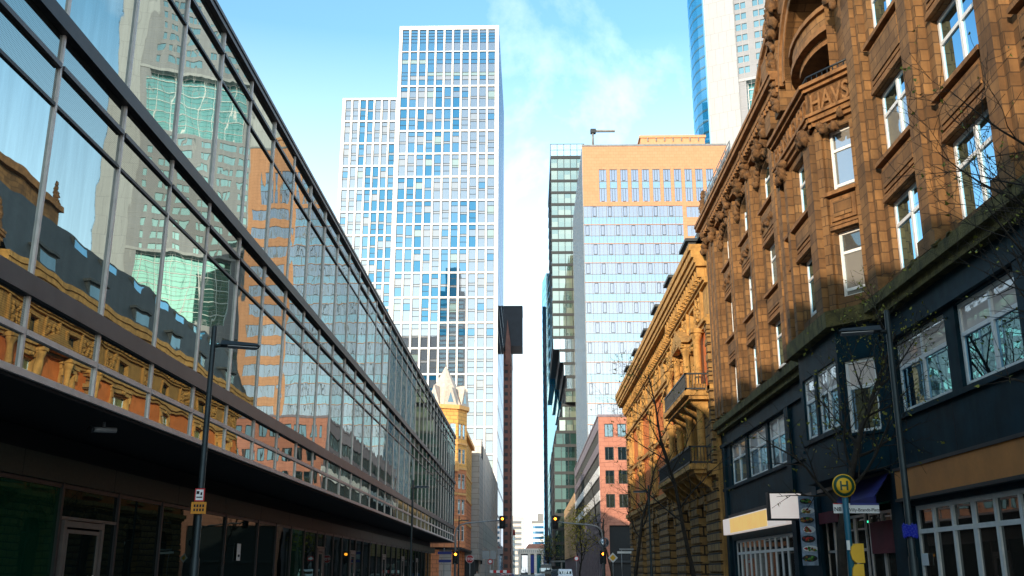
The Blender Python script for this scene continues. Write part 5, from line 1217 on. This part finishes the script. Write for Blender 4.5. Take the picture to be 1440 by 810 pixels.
r = thing('traffic_light', 'traffic light on a long curved arm reaching over the road from the right kerb', 'traffic light', (6.9, 98, 0))
b = MB(); b.tube([(6.9, 98, 0), (6.9, 98, 4.9), (6.8, 98, 5.5), (6.4, 98, 5.85), (5.7, 98, 6.0), (4.2, 98, 6.12), (2.3, 98, 6.3)], [.12, .1, .09, .08, .075, .065, .05], 'galv', 10); part('mast', b, r); signal_head(2.4, 97.8, 6.25, r); signal_head(6.9, 97.7, 3.0, r)
def poly_sign(name, lab, x, y, z, rad, layers, n, rot, text=None, poleh=None):
    r = thing(name, lab, 'sign', (x, y, 0)); b = MB(); b.tube([(x, y+.06, 0), (x, y+.06, z+rad*.8)], .035, 'galv', 7); part('pole', b, r); b = MB()
    for i, (k, m_) in enumerate(layers):
        Fq = Fr((x, y, z), (1, 0), (0, -1)); b.prism(Fq, [(k*rad*math.cos(rot+2*math.pi*j/n), k*rad*math.sin(rot+2*math.pi*j/n)) for j in range(n)], -.01+i*.006, i*.006, m_)
    part('plate', b, r)
    if text: letters(text, Fr((x, y, z), (1, 0), (0, -1)), 0, -.12, .03, .33, False, 'lettering', 'white_paint', .004, None, r, .008)
    return r
poly_sign('stop_sign', 'red eight-sided STOP sign before the orange corner house', -5.75, 98, 2.85, .40, [(1, 'white_paint'), (.93, 'sign_red')], 8, R(22.5), 'STOP')
poly_sign('priority_sign', 'yellow and white diamond priority sign beside the right traffic light', 7.75, 97, 2.95, .47, [(1, 'white_paint'), (.6, 'sign_yellow')], 4, 0)
poly_sign('round_ban_sign', 'round red-edged white sign before the dark arcade', 6.6, 148, 3.5, .36, [(1, 'sign_red'), (.68, 'white_paint')], 20, 0)
poly_sign('round_ban_sign', 'small round red-edged sign under two white panels on the left pavement', -4.6, 118, 2.8, .3, [(1, 'sign_red'), (.62, 'white_paint')], 20, 0)
r = thing('traffic_mirror', 'round pale traffic mirror on the pole above the right traffic light', 'mirror', (7.0, 97.4, 4)); b = MB(); b.lathe((7.0, 97.3, 4.35), [(.47, 0), (.47, .05), (.42, .06)], 'sign_grey', 24, (0, -1, 0)); b.lathe((7.0, 97.24, 4.35), [(.41, .0), (.3, .03), (0, .05)], 't_pale', 24, (0, -1, 0)); part('mirror', b, r); b = MB(); b.tube([(7.0, 97.4, 4.35), (6.95, 98, 4.3)], .03, 'galv', 6); part('bracket', b, r)
r = thing('street_name_sign', 'white street name plates on a thin pole near the priority sign', 'sign', (8.4, 95, 0)); b = MB(); b.tube([(8.4, 95, 0), (8.4, 95, 3.75)], .035, 'galv', 6); part('pole', b, r); b = MB(); b.box(8.0, 9.3, 94.9, 94.94, 3.3, 3.5, 'white_paint'); part('plate', b, r); b = MB(); b.box(8.2, 9.5, 94.95, 94.99, 3.6, 3.75, 'sign_grey'); part('plate', b, r)
r = thing('direction_sign', 'pair of white square panels on two poles before the beige panelled building', 'sign', (-4.8, 118.2, 0)); b = MB(); b.box(-5.5, -4.7, 118.2, 118.24, 3.1, 4.0, 'sign_grey'); b.box(-4.6, -3.9, 118.2, 118.24, 3.1, 4.0, 'sign_grey'); part('panel', b, r)
b = MB(); [b.tube([(x, 118.3, 0), (x, 118.3, 4)], .035, 'galv', 6) for x in (-5.1, -4.25)]; part('pole', b, r)
r = thing('blue_direction_sign', 'small blue and white plates beside the left traffic light', 'sign', (-8.3, 99, 0)); b = MB(); b.tube([(-8.3, 99, 0), (-8.3, 99, 3.9)], .04, 'galv', 6); part('pole', b, r); b = MB(); b.box(-8.8, -7.6, 98.9, 98.93, 2.55, 2.8, 'sign_blue'); b.box(-8.9, -7.55, 98.9, 98.93, 3.3, 3.55, 'sign_blue'); part('plate', b, r)
b = MB(); b.tube([(-10.6, 24.6, 5.29), (-10.6, 24.6, 5.12)], .04, 'sign_grey', 8); b.tube([(-10.75, 24.3, 5.06), (-10.35, 24.75, 5.1)], .07, 'sign_grey', 8); b.lathe((-10.75, 24.3, 5.06), [(.085, 0), (.085, .08)], 'dark_frame', 10, (-.3, -.6, 0)); solo('security_camera', b, 'small grey security camera under the glass office block overhang', 'camera')
b = MB(); b.box(-12.49, -12.47, 43.6, 44.1, 2.15, 2.85, 'white_paint'); b.box(-12.469, -12.465, 43.7, 44.0, 2.3, 2.4, 'black'); solo('paper_notice', b, 'white paper notice on the dark ground floor glass of the office block', 'notice')
# ------------------------------------------------------------------ trees
def tree(name, label, loc, H, spread, tr, seed, leafn, leafm, lean=(0, 0), low=.3, group=None, nb=11, lsize=.06, barkm='bark'):
    rr = random.Random(seed); o = thing(name, label, 'tree', loc, group); b = MB(); lf = MB(); tips = []
    def limb(p, d, L, r, lev):
        n = 6 if lev < 2 else 4; pts = [p]; q = p.copy(); dd = d.copy()
        for k in range(n):
            dd = (dd+Vector((rr.gauss(0, .13), rr.gauss(0, .13), rr.gauss(.05, .08)))).normalized(); q = q+dd*L/n; pts.append(q.copy())
        rads = [max(.004, r*(1-.8*i/n)) for i in range(n+1)]; b.tube(pts, rads, barkm, 7 if lev == 0 else 5 if lev < 2 else 3, False)
        if lev < 3:
            m = {0: nb, 1: 7, 2: 5}[lev]
            for k in range(m):
                f = (low+(1-low)*(k+.5)/m if lev == 0 else .2+.78*(k+rr.random()*.6)/m); i = min(n-1, int(f*n)); base = pts[i].lerp(pts[i+1], f*n-i); tang = (pts[i+1]-pts[i]).normalized()
                w = k*2.4+rr.uniform(-.4, .4); s = tang.cross(Vector((.3, .7, .2))).normalized(); s2 = tang.cross(s); out = s*math.cos(w)+s2*math.sin(w); ang = rr.uniform(.55, .95) if lev == 0 else rr.uniform(.5, 1.0)
                nd = (tang*math.cos(ang)+out*math.sin(ang)).normalized(); LL = (spread*(1.15-.6*f) if lev == 0 else L*rr.uniform(.35, .6)); limb(base, nd, LL, rads[i]*(.5 if lev == 0 else .6), lev+1)
        if lev >= 2: tips.append((pts[-1], pts[n//2]))
    limb(Vector((0, 0, 0)), Vector((lean[0], lean[1], 1)).normalized(), H, tr, 0)
    lpart('trunk', b, o)
    for k in range(leafn):
        a, c = rr.choice(tips); p = a.lerp(c, rr.random())+Vector((rr.gauss(0, .03), rr.gauss(0, .03), rr.gauss(0, .03))); s = lsize*rr.uniform(.5, 1.3)
        u = Vector((rr.gauss(0, 1), rr.gauss(0, 1), rr.gauss(0, 1))).normalized(); v = u.cross(Vector((rr.gauss(0, 1), rr.gauss(0, 1), rr.gauss(0, 1)))).normalized()
        lf.face([p-u*s*.2, p+v*s*.4, p+u*s, p-v*s*.4], leafm)
    if lf.f: lpart('crown', lf, o)
    return o
G_ = 'budding street trees along the right pavement'
tree('street_tree', 'bare street tree with small green buds in front of the menu board', (7.15, 23.5, 0), 8.0, 2.9, .14, 3, 900, 'leaf_green', (-.05, .02), .36, G_, 14, .07)
tree('street_tree', 'bare dark tree before the balconied bay of the ornate house', (6.9, 42.5, 0), 10.6, 3.6, .11, 11, 500, 'leaf_green', (.0, .0), .33, G_, 14, .08)
tree('street_tree', 'bare budding tree whose branches reach in at the right edge', (7.9, 12.6, 0), 8.4, 3.4, .15, 21, 420, 'leaf_green', (-.02, .1), .38, G_, 13, .06)
tree('street_tree', 'slim bare tree before the far end of the ornate house', (7.0, 70, 0), 10.5, 3.4, .15, 31, 150, 'leaf_green', (0, 0), .35, G_, 12, .09)
tree('street_tree', 'yellow-green budding tree before the tan panelled building', (7.2, 150, 0), 9.2, 4.0, .16, 41, 1500, 'leaf_yellow', (0, 0), .25, G_, 15, .2)
tree('street_tree', 'low dark bare tree at the far middle of the street', (3.6, 250, 0), 8.5, 4.4, .25, 51, 700, 'leaf_green', (0, 0), .25, None, 14, .3)
tree('street_tree', 'small bare tree before the brick corner block', (9.0, 112, 0), 11.5, 3.2, .13, 61, 60, 'leaf_green', (0, 0), .35, G_, 12, .1)
# ------------------------------------------------------------------ vehicles
def vehicle(name, label, cat, loc, paint, prof, W, glassz, wheels, group=None, rz=0):
    """side profile (y, z) extruded across the width; front towards -y"""
    o = thing(name, label, cat, loc, group, rz); b = MB(); n = len(prof); ins = lambda z: .5*W*(1 if z < glassz[0] else 1-.16*(z-glassz[0]))
    L_ = [Vector((-ins(z), y, z)) for y, z in prof]; R_ = [Vector((ins(z), y, z)) for y, z in prof]; cen = Vector((0, sum(p[0] for p in prof)/n, sum(p[1] for p in prof)/n))
    b.face(L_, paint, Vector((-1, 0, 0))); b.face(R_, paint, Vector((1, 0, 0)))
    for i in range(n): b.face([L_[i], R_[i], R_[(i+1) % n], L_[(i+1) % n]], paint, (L_[i]+R_[(i+1) % n])/2-cen)
    lpart('body', b, o)
    y0 = min(p[0] for p in prof); y1 = max(p[0] for p in prof)
    f = MB(); za, zb = glassz; ya = [p for p in prof]
    f.box(-W*.4, W*.4, glassz_y(prof, (za+zb)/2, y0)-.04, glassz_y(prof, (za+zb)/2, y0)+.02, za+.08, zb-.1, 'b_window'); lpart('windscreen', f, o)
    for s in (-1, 1):
        f = MB(); f.box(*(sorted((s*(ins((za+zb)/2)-.03), s*(ins((za+zb)/2)+.03)))), y0+1.5, y1-.9, za+.1, zb-.12, 'b_window'); lpart('side_window', f, o)
        f = MB(); f.box(*sorted((s*W*.3, s*W*.46)), y0-.03, y0+.05, .62, .8, 'lit_white'); lpart('headlight', f, o)
        for y in wheels:
            f = MB(); f.lathe((s*(W/2-.2), y, .33), [(.33, 0), (.33, .2), (.22, .205), (.2, .19), (.0, .2)], 'rubber', 16, (s, 0, 0)); wv = lpart('wheel', f, o); f = MB(); f.lathe((s*(W/2-.2), y, .33), [(.2, .2), (.1, .215), (0, .22)], 'car_silver', 10, (s, 0, 0)); sub('rim', f, wv)
    return o
def glassz_y(prof, z, y0):
    best = None
    for i in range(len(prof)-1):
        (a, za), (c, zc) = prof[i], prof[i+1]
        if min(za, zc) <= z <= max(za, zc) and za != zc:
            y = a+(c-a)*(z-za)/(zc-za); best = y if best is None else min(best, y)
    return best if best is not None else y0
VAN = [(-2.4, .35), (-2.4, .9), (-2.2, 1.15), (-1.5, 2.0), (-1.3, 2.1), (2.3, 2.15), (2.4, 2.0), (2.4, .35)]
CAR = [(-2.1, .35), (-2.12, .75), (-1.95, .85), (-1.0, .98), (-.35, 1.42), (.9, 1.46), (1.6, 1.05), (2.05, .98), (2.1, .4)]
TRK = [(-3.2, .4), (-3.2, 1.4), (-3.0, 2.6), (-2.9, 3.2), (3.4, 3.3), (3.4, .4)]
vehicle('parked_van', 'white van parked at the right kerb by the yellow-green tree', 'van', (4.6, 138, -.116), 'car_white', VAN, 1.95, (1.2, 1.95), (-1.5, 1.6))
vehicle('parked_van', 'black van parked beyond the white van on the right', 'van', (4.4, 172, -.116), 'car_black', VAN, 2.0, (1.2, 1.95), (-1.5, 1.6))
vehicle('delivery_truck', 'dark delivery truck on the road in the far distance', 'truck', (3.0, 205, -.116), 'car_black', TRK, 2.4, (1.6, 2.6), (-2.2, 2.2))
vehicle('parked_car', 'red car on the far left side of the street', 'car', (-3.9, 165, -.116), 'car_red', CAR, 1.8, (.98, 1.42), (-1.3, 1.3), 'cars far down the street')
vehicle('parked_car', 'dark blue car in the middle distance on the left', 'car', (-3.9, 190, -.116), 'car_blue', CAR, 1.8, (.98, 1.42), (-1.3, 1.3), 'cars far down the street')
vehicle('moving_car', 'silver car driving on the right half of the road', 'car', (1.6, 178, -.116), 'car_silver', CAR, 1.8, (.98, 1.42), (-1.3, 1.3), 'cars far down the street')
r = thing('road_barrier', 'red and white striped road barrier on the left pavement edge', 'barrier', (-4.6, 152, 0)); b = MB()
for k in range(6): b.box(-6.0+k*.5, -5.5+k*.5, 152, 152.05, 1.5, 1.9, 'sign_red' if k % 2 else 'white_paint')
part('board', b, r); b = MB(); [b.tube([(x, 152.1, 0), (x, 152.1, 1.9)], .04, 'galv', 6) for x in (-5.8, -3.2)]; part('post', b, r)
r = thing('kiosk', 'dark kiosk with a pale flat canopy at the foot of the black office block', 'kiosk', (6.2, 260, 0)); b = MB(); b.box(4.6, 8, 258, 262, 0, 3.0, 'dark_frame'); part('cabin', b, r); b = MB(); b.box(3.4, 8.6, 257, 263, 4.0, 4.35, 'sign_grey'); b.box(5, 5.3, 257.5, 257.8, 0, 4, 'galv'); b.box(7.6, 7.9, 257.5, 257.8, 0, 4, 'galv'); part('canopy', b, r)
# ------------------------------------------------------------------ pedestrian
def person(label, loc, rz, stride):
    me = bpy.data.meshes.new('person'); 
    V = [(0, 0, .95), (0, 0, 1.18), (0, 0, 1.40), (0, -.01, 1.52), (0, -.02, 1.60), (0, -.03, 1.70), (-.1, 0, .9), (-.11, -stride, .5), (-.1, -stride*.9+.08, .08), (-.1, -stride*.9-.1, .04), (.1, 0, .9), (.11, stride*.6, .5), (.1, stride*1.3, .1), (.1, stride*1.3-.16, .05),
         (-.18, 0, 1.40), (-.23, .05, 1.13), (-.22, -.06, .9), (-.22, -.08, .8), (.18, 0, 1.40), (.23, -.05, 1.13), (.22, -.12, .92), (.22, -.14, .82)]
    Ed = [(0, 1), (1, 2), (2, 3), (3, 4), (4, 5), (0, 6), (6, 7), (7, 8), (8, 9), (0, 10), (10, 11), (11, 12), (12, 13), (2, 14), (14, 15), (15, 16), (16, 17), (2, 18), (18, 19), (19, 20), (20, 21)]
    Rr = [.15, .14, .16, .06, .09, .08, .1, .065, .05, .04, .1, .065, .05, .04, .075, .05, .04, .035, .075, .05, .04, .035]
    me.from_pydata(V, Ed, []); o = bpy.data.objects.new('person', me); COL.objects.link(o); o.location = loc; o.rotation_euler.z = rz
    o.modifiers.new('skin', 'SKIN'); sk = me.skin_vertices[0].data
    for i, r_ in enumerate(Rr): sk[i].radius = (r_, r_*(.75 if i in (0, 1, 2) else 1)); sk[i].use_root = i == 0
    for m_ in ('coat',): me.materials.append(MATS[m_])
    s = o.modifiers.new('sub', 'SUBSURF'); s.levels = s.render_levels = 2
    o['label'] = label; o['category'] = 'person'
    h = MB(); h.blob((0, .02, 1.72), .105, 'hair', .06, 3, 10, (1, 1.1, .9)); lpart('hair', h, o)
    h = MB(); h.blob((0, -.075, 1.64), .075, 'skin', .03, 4, 10, (.95, .5, 1.2)); h.blob((0, -.118, 1.635), .016, 'skin', .1, 5, 6); lpart('face', h, o)
    h = MB()
    for s in (-1, 1): h.tube([(s*.1, 0, .92), (s*.11, (-stride if s < 0 else stride*.6), .5), (s*.1, (-stride*.9+.08 if s < 0 else stride*1.3), .12)], [.125, .09, .075], 'trouser', 10)
    lpart('trousers', h, o); return o
person('person in a pale coat walking on the left pavement by the STOP sign', (-4.75, 92, 0), R(10), .16)
